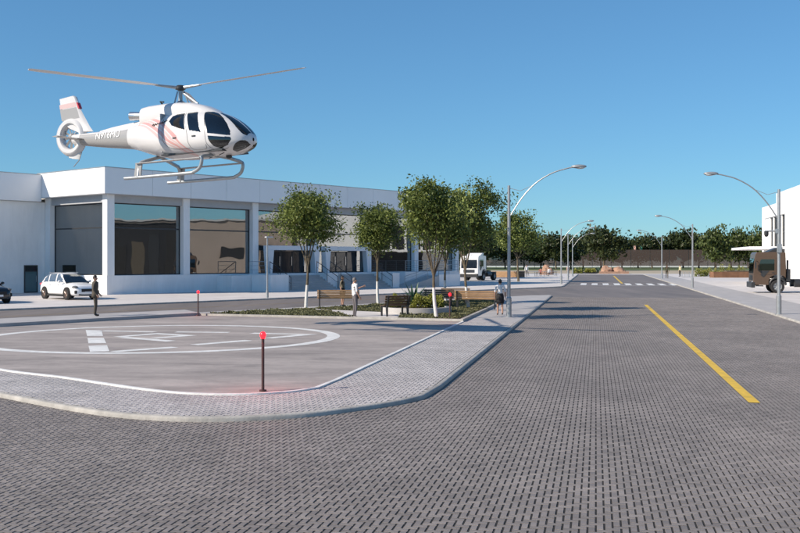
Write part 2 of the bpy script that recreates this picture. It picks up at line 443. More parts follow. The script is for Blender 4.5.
# the 300 pavers that show largest: single pieces
cand = []
for (x, y, du, dv) in sets:
    for k in np.where((np.abs(x) < .405 * y - .05) & (y > 9.38) & (y < 10.2))[0]: cand.append((y[k], x[k], du, dv, k))
cand.sort(); cand = cand[:300]
for si, st in enumerate(sets):
    x, y, du, dv = st; drop = np.zeros(len(x), bool)
    for c in cand:
        if c[2] == du: drop[c[4]] = True
    sets[si] = (x[~drop], y[~drop], du, dv)
def paver_mesh(du, dv, tone):
    mb = MB(); g = .0065; hu = du * W / 2 - g; hv = dv * W / 2 - g; c = .0045
    mb.add([(-hu, -hv, -.022), (hu, -hv, -.022), (hu, hv, -.022), (-hu, hv, -.022), (-hu + c, -hv + c, 0), (hu - c, -hv + c, 0), (hu - c, hv - c, 0), (-hu + c, hv - c, 0)],
           [(4, 5, 6, 7), (0, 1, 5, 4), (1, 2, 6, 5), (2, 3, 7, 6), (3, 0, 4, 7)])
    me = bpy.data.meshes.new('paving_brick'); me.from_pydata(mb.v, [], mb.f); me.shade_flat(); me.materials.append(MATS['road_paver'])
    at = me.attributes.new('tone', 'FLOAT', 'FACE'); at.data.foreach_set('value', [tone] * 5)
    return me
ROAD_Z = .0095
pm = {(du, q): paver_mesh(du, 3 - du, q / 7) for du in (1, 2) for q in range(8)}
for (y, x, du, dv, k) in cand:
    b = bpy.data.objects.new('paving_brick', pm[(du, min(7, max(0, int(rng.normal(3.5, 1.7)))))]); COL.objects.link(b)
    b.parent = road; b.location = (x, y, ROAD_Z + float(rng.normal(0, .0009))); b.rotation_euler = (0, 0, -RA)
paver_field('paver_field', sets, -RA, ROAD_Z, .02, .013, 'road_paver', road)
walk_in = walk_poly
def walk_mask(x, y):
    m = in_poly(x, y, offset_path(outer, .13, True)) & (y < WALK_Y + .1) & (np.abs(x) < .425 * y + 4.)
    m &= ~in_poly(x, y, pad_poly); t = x * CR - y * SR
    return m & ((y < 34) | (t > IN_R))
sets = herring((.03, .02), -RA, walk_mask, (-22, 4, 8, 60), .012, .01)
walk = bpy.data.objects['island_pavement']
paver_field('walk_paver_field', sets, -RA, ZS, .012, .010, 'walk_paver', walk, .0006, .002)

# helipad paint
mark = MB(); Z = ZS + .024
PC = (-7.75, 31.95); n = 96
for k in range(n):
    a0, a1 = 2 * math.pi * k / n, 2 * math.pi * (k + 1) / n
    mark.add([(PC[0] + r * math.cos(a), PC[1] + r * math.sin(a), Z) for r, a in ((5.38, a0), (5.8, a0), (5.8, a1), (5.38, a1))], [(0, 1, 2, 3)])
mark.build('landing_circle', 'paint_white', pad)
def gp(px, py, z=ZS + .02):
    d = 987 * (2.6 - z) / (py - 260); return ((px - 400) * d / 987, d)
mk = MB()
for quad in ([(85.7, 330), (101.7, 330.5), (103, 336.1), (87.1, 336.1)], [(87.5, 338), (103.8, 338), (106.2, 343.1), (88.4, 343.5)], [(88.5, 345.9), (107, 345.2), (109.4, 351.3), (90, 352)]):
    mk.add([gp(*q) + (Z,) for q in quad], [(0, 1, 2, 3)])
mk.build('threshold_block', 'paint_white', pad)
def stroke(mb, P, w):
    P = [gp(*p) for p in P]; a = offset_path(P, w / 2); b = offset_path(P, -w / 2)
    for i in range(len(P) - 1): mb.add([a[i] + (Z,), b[i] + (Z,), b[i + 1] + (Z,), a[i + 1] + (Z,)], [(0, 1, 2, 3)])
mk = MB()
for P in ([(102.5, 330.9), (155, 332)], [(117, 337), (157, 333.7), (188, 335.6), (153, 338.3)], [(122, 337.4), (171, 341.2)], [(176, 332), (229, 332.5)], [(113, 351.7), (175, 347.2)], [(194, 344.8), (249, 340.4)], [(252, 333.2), (308, 334.6), (268, 338.2)]):
    stroke(mk, P, .40)
mk.build('landing_letter', 'paint_white', pad)

# side street, plazas
far_k = (-20.5, 50.6)
fk = [on_line(far_k, (CB, SB), k) for k in (-40, -10, 10, 30, 50, 60)]
kc = 0
while ts(*on_line(far_k, (CB, SB), kc)) < KL - 1.2: kc += .25
corner = on_line(far_k, (CB, SB), kc); s_c = corner[0] * SR + corner[1] * CR
left_edge = [on_line(far_k, (CB, SB), k) for k in (-60, -20, 0, 20, 40, kc)] + [RD(s_c + 2.5, KL - .15), RD(s_c + 6, KL), RD(150, KL), RD(178, KL)]
plaza = slab('plaza', offset_path(left_edge, .12) + [RD(178, -120), (-120, 60)], -.03, ZS, 'plaza')
k1 = sweep_profile('plaza_kerb', left_edge, kerb_prof, 'kerb'); k1['kind'] = 'structure'
right_edge = [RD(s, KR) for s in (178, 140, 100, 60, 30, 0, -20)]
k2 = sweep_profile('right_kerb', right_edge, kerb_prof, 'kerb'); k2['kind'] = 'structure'
slab('right_pavement', [RD(-20, KR + .12), RD(178, KR + .12), RD(178, KR + 3.3), RD(-20, KR + 3.3)], -.03, ZS, 'walk_far')
slab('right_plaza', [RD(-20, KR + 3.3), RD(178, KR + 3.3), RD(178, 130), RD(-20, 130)], -.03, ZS + .003, 'plaza')

# road paint
def paint(name, quads, z, m, parent):
    mb = MB()
    for q in quads: mb.add([p + (z,) for p in q], [(0, 1, 2, 3)])
    return mb.build(name, m, parent)
yz = ROAD_Z + .007
paint('centre_line', [[RD(s0, 2.72), RD(s0, 2.92), RD(s1, 2.92), RD(s1, 2.72)] for s0, s1 in ((18.8, 58.7),)], yz, 'paint_yellow', road)
paint('centre_line', [[RD(112, 2.72), RD(112, 2.95), RD(165, 2.95), RD(165, 2.72)]], .006, 'paint_yellow', road)
for k in range(9):
    t0 = -1.62 + 1.165 * k
    paint('crossing_stripe', [[RD(104.5, t0), RD(104.5, t0 + .62), RD(112, t0 + .62), RD(112, t0)]], .008, 'paint_white', road)
paint('stop_line', [[RD(103.2, KL + .4), RD(103.2, KR - .3), RD(103.6, KR - .3), RD(103.6, KL + .4)]], .007, 'paint_white', road)
cl = [on_line((sk[0] + (far_k[0] - sk[0]) / 2, sk[1] + (far_k[1] - sk[1]) / 2), (CB, SB), k) for k in (-30, 32)]
a, b = offset_path(cl, .07), offset_path(cl, -.07)
mat('paint_worn', (.32, .235, .105), .7, var=.25, scale=2)
paint('street_line', [[a[0], b[0], b[1], a[1]]], .006, 'paint_worn', road)
paint('parking_line', [[RD(76, 14.5), RD(76, 14.75), RD(100, 14.75), RD(100, 14.5)]], ZS + .008, 'paint_white', bpy.data.objects['right_plaza'])
paint('parking_line', [[RD(58, 13.0), RD(58.2, 13.0), RD(58.2, 26), RD(58, 26)]], ZS + .008, 'paint_white', bpy.data.objects['right_plaza'])
# ------------------------------------------------------------------ the white building on the left
bld = thing('white_building', 'long white flat-roofed building with tall dark glass bays behind the street trees', 'building', BC + (0,), BA)
BAY = 7.15; NB = 6; BL = BAY * NB; H0, H1 = 7.37, 9.26; SILL, HEAD, MUL = 1.47, 6.8, 4.98
def part(name, m, parent, boxes, bevel=0., smooth=False):
    mb = MB()
    for (x0, x1, y0, y1, z0, z1) in boxes: mb.box(((x0 + x1) / 2, (y0 + y1) / 2, (z0 + z1) / 2), (x1 - x0, y1 - y0, z1 - z0))
    return mb.build(name, m, parent, bevel=bevel)
WD = 8.3                                            # how far the glass block stands out from the wing
part('plinth', 'white_wall', bld, [(0, BL, 0, .6, -.1, SILL), (0, .6, .6, WD, -.1, SILL)], .02)
part('lintel', 'grey_trim', bld, [(.02, BL, .12, .8, HEAD, H0), (.12, .8, .8, WD, HEAD, H0)])
part('roof', 'white_wall', bld, [(.3, BL - .2, .3, 24, H0, H1 - .35)])
part('end_wall', 'white_wall', bld, [(BL - .3, BL, .6, 24, -.1, H0), (0, BL - .3, 23.6, 24, -.1, H0)])
# cladding panels of the parapet, each with its own edges
PO = .55
wp = BAY / 2
for i in range(12):
    part('cladding_panel', 'white_panel', bld, [(-PO + .004 if i == 0 else i * wp + .012, (i + 1) * wp - .012 + (PO if i == 11 else 0), -PO, .25, H0 + .02, H1)], .012)
for i in range(3):
    y0 = .25 + i * (WD + .1) / 3
    part('cladding_panel', 'white_panel', bld, [(-PO, .25, y0 + (.004 if i == 0 else .012), y0 + (WD + .1) / 3 - .012, H0 + .02, H1)], .012)
part('parapet_soffit', 'grey_trim', bld, [(-PO + .03, BL, -PO + .03, .2, H0 - .02, H0 + .06), (-PO + .03, .2, .2, WD, H0 - .02, H0 + .06)])
part('roof_cap', 'galv', bld, [(-PO - .03, BL + PO + .03, -PO - .03, .28, H1, H1 + .05), (-PO - .03, .28, .28, WD + .2, H1, H1 + .05)])
# columns
for i in range(NB + 1):
    x = i * BAY
    w = (0., .62) if i == 0 else (x - .31, x + .31)
    if i == NB: w = (x - .62, x - .004)
    part('column', 'white_wall', bld, [(w[0], w[1], -.03, .58, SILL, H0)], .015)
part('column', 'white_wall', bld, [(0.004, .62, WD - .7, WD, SILL, H0)], .015)
# bays: an upper and a lower pane in a thin frame
for i in range(NB):
    x0, x1 = i * BAY + (.62 if i == 0 else .31), (i + 1) * BAY - (.62 if i == NB - 1 else .31)
    fr = part('window_frame', 'dark_metal', bld, [(x0, x0 + .07, .40, .50, SILL, HEAD), (x1 - .07, x1, .40, .50, SILL, HEAD), (x0 + .07, x1 - .07, .40, .50, SILL, SILL + .08), (x0 + .07, x1 - .07, .40, .50, HEAD - .08, HEAD), (x0 + .07, x1 - .07, .38, .50, MUL - .05, MUL + .05)])
    part('pane', 'facade_glass', fr, [(x0 + .07, x1 - .07, .44, .46, SILL + .08, MUL - .05)])
    part('pane', 'facade_glass', fr, [(x0 + .07, x1 - .07, .44, .46, MUL + .05, HEAD - .08)])
fr = part('window_frame', 'dark_metal', bld, [(.40, .50, .60, .67, SILL, HEAD), (.40, .50, WD - .77, WD - .7, SILL, HEAD), (.40, .50, .67, WD - .77, SILL, SILL + .08), (.40, .50, .67, WD - .77, HEAD - .08, HEAD), (.38, .50, .67, WD - .77, MUL - .05, MUL + .05)])
part('pane', 'facade_glass', fr, [(.44, .46, .67, WD - .77, SILL + .08, MUL - .05)])
part('pane', 'facade_glass', fr, [(.44, .46, .67, WD - .77, MUL + .05, HEAD - .08)])
# the rooms behind the glass
part('interior_floor', 'interior_floor', bld, [(.6, BL - .3, .6, 9, SILL - .2, SILL)])
part('interior_ceiling', 'interior_wall', bld, [(.8, BL - .3, .8, 9, HEAD + .02, HEAD + .2)])
part('interior_wall', 'interior_wall', bld, [(.8, BL - .3, 9, 9.2, SILL, HEAD)])
for k, x in enumerate((7.2, 14.4, 28.5)):
    part('partition', 'interior_wall', bld, [(x, x + .15, 3.5, 9, SILL, HEAD)])
for k in range(6):
    x = 2 + k * 6.8
    part('counter', 'dark_wood', bld, [(x, x + 2.6, 4.4, 5.1, SILL, SILL + 1.05)])
# wing on the left, set back
part('wing_wall', 'white_wall', bld, [(-60, -.0, WD, WD + .5, -.1, H0 - .3), (-60, -.3, WD + .5, 24, -.1, H0 + .4)])
for i in range(8):
    part('cladding_panel', 'white_panel', bld, [(-(i + 1) * 5.2 - .5 + .012, -i * 5.2 - .5 - (.06 if i == 0 else .012), WD - .45, WD + .4, H0 - .28, H1 - .12)], .012)
part('wing_cap', 'galv', bld, [(-42, -.62, WD - .48, WD + .43, H1 - .12, H1 - .07)])
# small glazed door in the wing
dr = part('door', 'dark_metal', bld, [(-1.76, -1.68, WD - .06, WD + .02, ZS, 2.2), (-.72, -.64, WD - .06, WD + .02, ZS, 2.2), (-1.68, -.72, WD - .06, WD + .02, 2.12, 2.2), (-1.68, -.72, WD - .06, WD + .02, 1.7, 1.77), (-1.68, -.72, WD - .06, WD + .02, ZS, ZS + .08)])
mat('door_glass', (.10, .16, .17), .12)
mat('dark_glass', (.02, .025, .03), .08)
part('pane', 'door_glass', dr, [(-1.68, -.72, WD - .03, WD - .01, ZS + .08, 1.7)])
part('pane', 'dark_glass', dr, [(-1.68, -.72, WD - .03, WD - .01, 1.77, 2.12)])
part('handle', 'chrome', dr, [(-.84, -.80, WD - .13, WD - .08, .9, 1.4)])
# entrance: two portals, terrace, stairs
TY = -1.6
part('terrace', 'white_wall', bld, [(12.2, 30.4, TY, -.001, -.1, SILL - .003)], .02)
part('planter_box', 'white_wall', bld, [(10.2, 12.19, TY - .2, -.001, -.1, SILL - .1)], .02)
part('planter_box', 'white_wall', bld, [(12.22, 14.2, TY - 2.5, TY - .001, -.1, SILL - .05)], .02)
part('stair_wall', 'white_wall', bld, [(20.0, 21.4, TY - 1.2, TY - .001, -.1, SILL + .02)], .02)
part('stair_wall', 'white_wall', bld, [(27.2, 28.2, TY - 2.5, TY - .001, -.1, SILL - .05)], .02)
for (xa, xb) in ((14.2, 20.0), (21.4, 27.2)):
    for k in range(8):
        h = SILL - (k + 1) * (SILL - ZS) / 8.5
        part('step', 'concrete', bld, [(xa + .004, xb - .004, TY - (k + 1) * .32, TY - k * .32 - .002, -.1, h)], .008)
mat('portal_paint', (.76, .77, .78), .4, var=.03, scale=1)
for x0 in (15.0, 21.9):
    x1 = x0 + 6.2
    po = MB(); po.prism([(x0, 3.82), (x1, 3.82), (x1, 3.44), (x0, 3.44)], -.75, -.2)
    po = po.build('portal', 'portal_paint', bld, bevel=.015)
    for sgn, xo in ((1, x0), (-1, x1)):
        lg = MB(); lg.prism([(xo, 3.438), (xo + sgn * .72, 3.438), (xo + sgn * .52, SILL), (xo + sgn * .2, SILL)], -.75, -.2); lg.build('portal_leg', 'portal_paint', po, bevel=.015)
    for k in range(3):
        xd = x0 + .97 + k * 1.42
        d_ = part('entrance_door', 'dark_metal', bld, [(xd, xd + .06, .2, .28, SILL, 3.38), (xd + 1.32, xd + 1.38, .2, .28, SILL, 3.38), (xd + .06, xd + 1.32, .2, .28, 3.3, 3.38), (xd + .06, xd + 1.32, .2, .28, SILL + .001, SILL + .1)])
        part('pane', 'dark_glass', d_, [(xd + .06, xd + 1.32, .23, .25, SILL + .1, 3.3)])
        part('handle', 'chrome', d_, [(xd + 1.2, xd + 1.24, .12, .16, 2.1, 2.9)])
def railing(parent, P, h=1.0, bars=4, m='galv', post_step=1.6):
    """handrail along a broken line with posts and bars"""
    mb = MB(); P = [Vector(p) for p in P]
    for a, b in zip(P[:-1], P[1:]):
        n = max(1, round((b - a).length / post_step))
        for k in range(n + 1):
            q = a.lerp(b, k / n); mb.tube([q, q + Vector((0, 0, h))], .025, 6)
        for j in range(bars):
            dz = Vector((0, 0, h * (j + 1) / bars)); mb.tube([a + dz, b + dz], .028 if j == bars - 1 else .014, 6)
    return mb.build('railing', m, parent, smooth=True)
for xr in (14.35, 19.85, 21.55, 27.05):
    railing(bld, [(xr, TY - .1, SILL), (xr, TY - 2.6, ZS + .1)], 1.0, 2, 'dark_metal', 1.2)
railing(bld, [(12.3, TY + .1, SILL), (14.2, TY + .1, SILL)], 1.0, 3)
# ramp terrace at the right end
part('ramp_terrace', 'white_wall', bld, [(30.41, 38.9, TY - 1.4, -.001, -.1, SILL)], .02)
mb = MB(); mb.prism([(28.3, -.1), (33.5, -.1), (33.5, SILL - .35), (28.3, ZS + .02)], TY - 3.0, TY - 1.41); mb.build('ramp', 'concrete', bld)
part('ramp_wall', 'white_wall', bld, [(33.51, 36.9, TY - 3.0, TY - 1.41, -.1, SILL - .25)], .02)
railing(bld, [(30.5, TY - 1.3, SILL), (38.8, TY - 1.3, SILL)], 1.05, 5)
railing(bld, [(28.4, TY - 2.95, ZS + .02), (33.5, TY - 2.95, SILL - .35), (36.8, TY - 2.95, SILL - .27)], 1.0, 4)

# ------------------------------------------------------------------ the white building at the right edge
rb = thing('office_building', 'white flat-roofed building with finned recess at the right edge of the photo', 'building', RD(0, 0) + (0,), -RA)
FX = 19.0
RCS = .30                                           # depth of the finned recess
part('far_block', 'white_wall', rb, [(FX + RCS, FX + 30, 112, 121.2, -.1, 8.7), (FX, FX + RCS, 119.8, 121.2, -.1, 8.7), (FX, FX + RCS, 112, 119.8, 7.35, 8.7)], .02)
part('near_block', 'white_wall', rb, [(FX + RCS, FX + 30, 97.5, 111.95, -.1, 9.75), (FX, FX + RCS, 106, 111.95, 7.35, 9.75), (FX, FX + RCS, 97.5, 106, -.1, 9.75)], .02)
part('wall_panel', 'white_panel', rb, [(FX - .25, FX - .002, 97.5, 105.6, -.1, 8.65)], .02)
for k, y in enumerate((109.4, 111.6, 114.2)):
    part('fin', 'white_wall', rb, [(FX + .12, FX + .235, y, y + .42, ZS, 7.34)], .01)
part('infill_panel', 'white_wall', rb, [(FX + .1, FX + RCS - .005, 116.4, 119.79, ZS, 7.34)], .01)
for y0, y1 in ((106.05, 109.4), (109.45, 111.7), (111.75, 114.3), (114.35, 116.35)):
    f_ = part('window_frame', 'dark_metal', rb, [(FX + .24, FX + .29, y0, y0 + .06, 3.99, 7.3), (FX + .24, FX + .29, y1 - .06, y1, 3.99, 7.3), (FX + .24, FX + .29, y0 + .06, y1 - .06, 5.5, 5.6)])
    part('pane', 'black_hole', f_, [(FX + .26, FX + .28, y0 + .06, y1 - .06, 3.99, 7.3)])
part('canopy', 'white_panel', rb, [(FX - 3.6, FX + .1, 106.2, 119.7, 3.72, 3.98)], .02)
f_ = part('entrance_door', 'dark_metal', rb, [(FX + .05, FX + .118, 106.4, 114.5, 3.3, 3.7), (FX + .05, FX + .118, 106.4, 106.5, ZS, 3.3), (FX + .05, FX + .118, 110, 110.1, ZS, 3.3)])
part('pane', 'black_hole', f_, [(FX + .07, FX + .09, 106.5, 110, ZS, 3.3)])
part('pane', 'black_hole', f_, [(FX + .07, FX + .09, 110.1, 114.5, ZS, 3.3)])

# tan hangar across the road, out of the frame: the glass bays mirror it
hg = thing('tan_hangar', 'tan hangar across the road mirrored in the glass bays of the white building', 'building', RD(0, 0) + (0,), -RA)
HX = 23.
part('wall', 'tan_wall', hg, [(HX, HX + 20, 30, 96.5, -.1, 7.9)], .02)
for (y0, y1, z1) in ((34, 41, 5.0), (46, 53, 5.0), (58, 65, 5.0), (70.5, 81, 7.3), (92, 95.5, 4.4)):
    d_ = part('hangar_door', 'black_hole', hg, [(HX - .12, HX - .003, y0, y1, ZS, z1)])
    for q in range(5):
        yq = y0 + (y1 - y0) * (q + .12) / 5
        part('door_leaf', ['dark_metal', 'rubber', 'suit', 'dark_metal', 'rubber'][q], d_, [(HX - .2, HX - .121, yq, yq + (y1 - y0) * .13, ZS, z1 * (.5 + .09 * q))])
    part('door_rail', 'dark_metal', d_, [(HX - .3, HX - .121, y0 - .3, y1 + .3, z1 + .05, z1 + .25)])
part('window', 'black_hole', hg, [(HX - .05, HX - .002, 86.5, 89.6, 2.9, 4.2)])
part('roof_edge', 'grey_trim', hg, [(HX - .3, HX + 20.3, 29.7, 96.8, 7.9, 8.15)])
# ------------------------------------------------------------------ trees and plants
def leaf_cloud(centers, size, seed, up=.25, long=1.9):
    """leaf-shaped quads at the given points"""
    g = np.random.default_rng(seed); n = len(centers)
    d = g.normal(size=(n, 3)); d[:, 2] -= .15; d /= np.linalg.norm(d, axis=1)[:, None]
    q = g.normal(size=(n, 3)); q[:, 2] += up; b = np.cross(d, q); b /= np.linalg.norm(b, axis=1)[:, None] + 1e-9
    s = size * g.uniform(.6, 1.35, n)[:, None]
    V = np.stack([centers - d * s * long / 2, centers + b * s * .5 - d * s * .1, centers + d * s * long / 2, centers - b * s * .5 - d * s * .1], 1).reshape(-1, 3)
    F = np.arange(4 * n).reshape(-1, 4)
    return V, F, g
def make_tree(name, label, cat, loc, height, crown_z0, crown_r, seed, n_leaf, leaf, lm='leaf_street', trunk_r=.075, white=0., lean=(0, 0), fork=2.3, limbs=6, squash=1., group=None, clump=1., rz=0.):
    g = random.Random(seed); gn = np.random.default_rng(seed)
    root = thing(name, label, cat, loc, rz, group)
    tr = MB(); zc = (height + crown_z0) / 2; rzr = (height - crown_z0) / 2
    pts = []; nseg = 7
    for k in range(nseg + 1):
        t = k / nseg; pts.append((lean[0] * t + .05 * math.sin(3 * t + seed), lean[1] * t + .05 * math.cos(4 * t + seed), fork * t - .05 * (k == 0)))
    rad = [trunk_r * (1.35 - .55 * k / nseg) for k in range(nseg + 1)]
    if white:
        kw = min(nseg - 1, max(1, round(white / fork * nseg)))
        tr.tube(pts[kw:], rad[kw:], 9)
        wt = MB(); wt.tube(pts[:kw + 1], [r * 1.04 for r in rad[:kw + 1]], 10)
    else: tr.tube(pts, rad, 9)
    top = Vector(pts[-1]); tips = []
    for i in range(limbs):
        a = 2 * math.pi * (i + g.uniform(-.3, .3)) / limbs; rr = crown_r * g.uniform(.35, .8)
        end = Vector((lean[0] * 1.3 + rr * math.cos(a), lean[1] * 1.3 + rr * math.sin(a), zc + rzr * g.uniform(-.35, .7)))
        mid = top.lerp(end, .5) + Vector((g.uniform(-.15, .15), g.uniform(-.15, .15), -.12 * rr)) 
        tr.tube([top - Vector((0, 0, .05)), mid, end], [trunk_r * .62, trunk_r * .42, trunk_r * .16], 6)
        tips.append(end)
        for j in range(4):
            t = g.uniform(.35, .95); p0 = mid.lerp(end, t)
            e2 = p0 + Vector((g.gauss(0, 1), g.gauss(0, 1), g.gauss(.3, .8))).normalized() * crown_r * g.uniform(.35, .65)
            tr.tube([p0, p0.lerp(e2, .5) + Vector((0, 0, .06)), e2], [trunk_r * .3, trunk_r * .2, trunk_r * .07], 5); tips.append(e2)
    trunk = tr.build('trunk', 'bark', root, smooth=True)
    if white: wt.build('whitewash', 'whitewash', trunk, smooth=True)
    # leaf clumps: around the twig ends and through an uneven crown volume
    C = [np.array(t) for t in tips]
    nb = int(26 * clump)
    while len(C) < nb + len(tips):
        u = gn.normal(size=3); u /= np.linalg.norm(u); r = gn.uniform(.35, 1.) ** .5
        p = np.array([lean[0] * 1.3, lean[1] * 1.3, zc]) + u * r * np.array([crown_r, crown_r, rzr * squash]) * (1 + .16 * math.sin(5 * u[0] + seed) + .12 * math.sin(7 * u[2] + 2 * seed))
        if p[2] > crown_z0 - .1: C.append(p)
    C = np.array(C); K = len(C)
    which = gn.integers(0, K, n_leaf); cs = gn.uniform(.14, .34, K) * crown_r
    P = C[which] + np.clip(gn.normal(size=(n_leaf, 3)), -1.9, 1.9) * cs[which][:, None] * np.array([1, 1, .7])
    V, F, g2 = leaf_cloud(P, leaf, seed)
    tone = np.clip(gn.uniform(.1, .6, K)[which] + g2.normal(.12, .22, n_leaf), 0, 1)
    mesh_np('crown', V, F, lm, root, tone)
    return root
street = [
    ('young street tree with whitewashed trunk in front of the entrance portals', (-4.58, 48.56), 5.6, 3.1, 1.36, 11, (0.0, 0), 2.1, 9500),
    ('slim street tree with whitewashed trunk behind the dark bench', (-1.15, 53.96), 5.5, 3.05, 1.1, 23, (-.12, 0), 2.2, 7500),
    ('street tree with leaning whitewashed trunk at the front edge of the planting bed', (1.57, 41.86), 5.65, 3.15, 1.34, 35, (-.15, .2), 1.75, 9500),
    ('thin street tree with whitewashed trunk at the back of the planting bed', (2.64, 57.0), 5.3, 3.1, .95, 47, (0, 0), 2.2, 5500),
    ('full street tree with whitewashed trunk behind the long wooden bench', (3.41, 49.55), 6.2, 3.05, 1.42, 59, (-.1, 0), 1.9, 10500)]
for lb, (x, y), h, z0, r, sd, ln, fk_, nl in street:
    make_tree('street_tree', lb, 'tree', (x, y, ZS + .08), h, z0, r, sd, int(nl * 1.3), .072, white=1.15, trunk_r=.063, lean=ln, fork=fk_, group='street trees with whitewashed trunks')
make_tree('plaza_tree', 'broad green tree on the plaza behind the tall left street lamp', 'tree', (13.82, 115.6, ZS), 8.5, 3.0, 2.4, 71, 9000, .15, trunk_r=.11, fork=2.6, group='street trees on the plaza')
make_tree('plaza_tree', 'dark tree on the plaza behind the white truck', 'tree', (9.4, 134, ZS), 8.2, 2.4, 3.6, 77, 5200, .25, 'leaf_far', trunk_r=.14, fork=2.3, group='street trees on the plaza')
# trees in front of and behind the far fence
far = [  # px, depth, top height, radius, bright, place
    (468, 300, 10.6, 4.6), (486, 288, 11.2, 4.8), (505, 305, 9.8, 4.4), (524, 292, 9.6, 4.6), (541, 300, 9.2, 4.5), (556, 286, 9.7, 4.4), (571, 296, 9.4, 4.4),
    (583, 318, 10.2, 4.6), (601, 322, 12.0, 5.2), (622, 318, 9.0, 4.2), (638, 326, 9.4, 4.6), (652, 316, 10.0, 4.6), (667, 322, 9.3, 4.6), (683, 318, 11.9, 5.0), (699, 326, 10.8, 4.8),
    (715, 320, 9.8, 4.6), (731, 326, 10.2, 4.8), (748, 318, 10.4, 4.8), (766, 326, 10.6, 4.8), (785, 320, 10.5, 4.8), (806, 326, 10.5, 4.8), (450, 310, 10, 4.6)]
protos = {}
def far_tree(px, d, h, r, lb, kind, group):
    X = (px - 400) * d / 987
    key = (kind, round(h) % 3)
    if key not in protos:
        lm = 'leaf_far' if kind == 'dark' else 'leaf_bright'
        t = make_tree('far_tree', lb, 'tree', (X, d, -.06), 10., 2.6, 4.6, 100 + len(protos) * 13, 2600, .5, lm, trunk_r=.2, fork=2.6, limbs=6, group=group, clump=1.5)
        protos[key] = t
    else:
        t = copy_tree(protos[key]); t['label'] = lb; t['group'] = group
    t.location = (X, d, -.06); t.scale = (r / 4.6, r / 4.6, h / 10.); t.rotation_euler = (0, 0, (px * 1.7) % 6.28)
    return t
far.sort()
ORD = 'first second third fourth fifth sixth seventh eighth ninth tenth eleventh twelfth thirteenth fourteenth fifteenth sixteenth'.split()
cnt = {True: 0, False: 0}
for k, (px, d, h, r) in enumerate(far):
    nth = ORD[cnt[d < 310]]; cnt[d < 310] += 1
    if d < 310: lb = f'dark leafy tree, {nth} from the left in the shaded row left of the road end'
    else: lb = f'dark leafy tree, {nth} from the left in the row behind the brown fence'
    far_tree(px, d, h, r, lb, 'dark', 'trees in front of the fence' if d < 310 else 'trees behind the fence')
far_tree(604, 245, 10.0, 4.4, 'tall dark tree standing in front of the fence behind the terracotta rocks', 'dark', 'trees before the fence')
far_tree(716, 228, 9.8, 3.4, 'bright green tree before the fence at the left end of the rust-red planter wall', 'bright', 'bright trees on the right')
far_tree(739, 236, 9.6, 3.0, 'bright green tree before the fence above the rust-red planter wall', 'bright', 'bright trees on the right')
far_tree(762, 230, 9.6, 3.0, 'bright green tree before the fence directly behind the brown truck cab', 'bright', 'bright trees on the right')

# ground cover of the planting bed
def inset(poly, d): return offset_path(poly, d, True)
bed_poly = [pad_right, RD(50, IN_R), (RD(60, IN_R)[0] - .15, RD(60, IN_R)[1]), wedge_tip, on_line(pad_corner, (CB, SB), 12), pad_corner]
slab('planting_bed', inset(bed_poly, .1), ZS - .05, ZS + .07, 'soil')
bk = sweep_profile('planter_edging', bed_poly, [(-.01, ZS - .03), (-.01, ZS + .11), (.13, ZS + .11), (.13, ZS - .03)], 'kerb', closed=True, smooth=False); bk['kind'] = 'structure'
RC = (.75, 45.6)                                          # round raised planter
path_poly = [(-1.95, 41.9), (-.1, 41.3), (.15, 43.6), (-1.0, 46.2), (-3.9, 48.6), (-4.8, 50.9), (-5.4, 49.6), (-3.2, 46.4)]
sheet('garden_path', path_poly, ZS + .085, 'plaza')
def scatter_leaves(name, poly, n, size, hz, m, seed, avoid=None, label=None, z0=ZS + .07, patch=3.):
    g = np.random.default_rng(seed); xs = [p[0] for p in poly]; ys = [p[1] for p in poly]
    X = g.uniform(min(xs), max(xs), n * 3); Y = g.uniform(min(ys), max(ys), n * 3); ok = in_poly(X, Y, poly)
    for a in (avoid or []): ok &= ~in_poly(X, Y, a)
    X, Y = X[ok][:n], Y[ok][:n]
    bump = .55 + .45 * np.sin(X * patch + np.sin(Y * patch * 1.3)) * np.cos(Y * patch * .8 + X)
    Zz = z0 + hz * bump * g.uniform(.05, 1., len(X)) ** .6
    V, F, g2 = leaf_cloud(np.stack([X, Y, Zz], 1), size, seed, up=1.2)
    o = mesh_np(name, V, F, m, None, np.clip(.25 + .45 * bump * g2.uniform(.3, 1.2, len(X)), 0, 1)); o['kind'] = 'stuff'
    if label: o['label'] = label
    o['category'] = 'plants'
    return o
rim_poly = [(RC[0] + 1.75 * math.cos(a), RC[1] + 1.75 * math.sin(a)) for a in np.linspace(0, 2 * math.pi, 24, endpoint=False)]
scatter_leaves('ground_cover', inset(bed_poly, .25), 36000, .06, .12, 'leaf_olive', 5, [path_poly, rim_poly], 'low olive-green ground cover filling the planting bed')
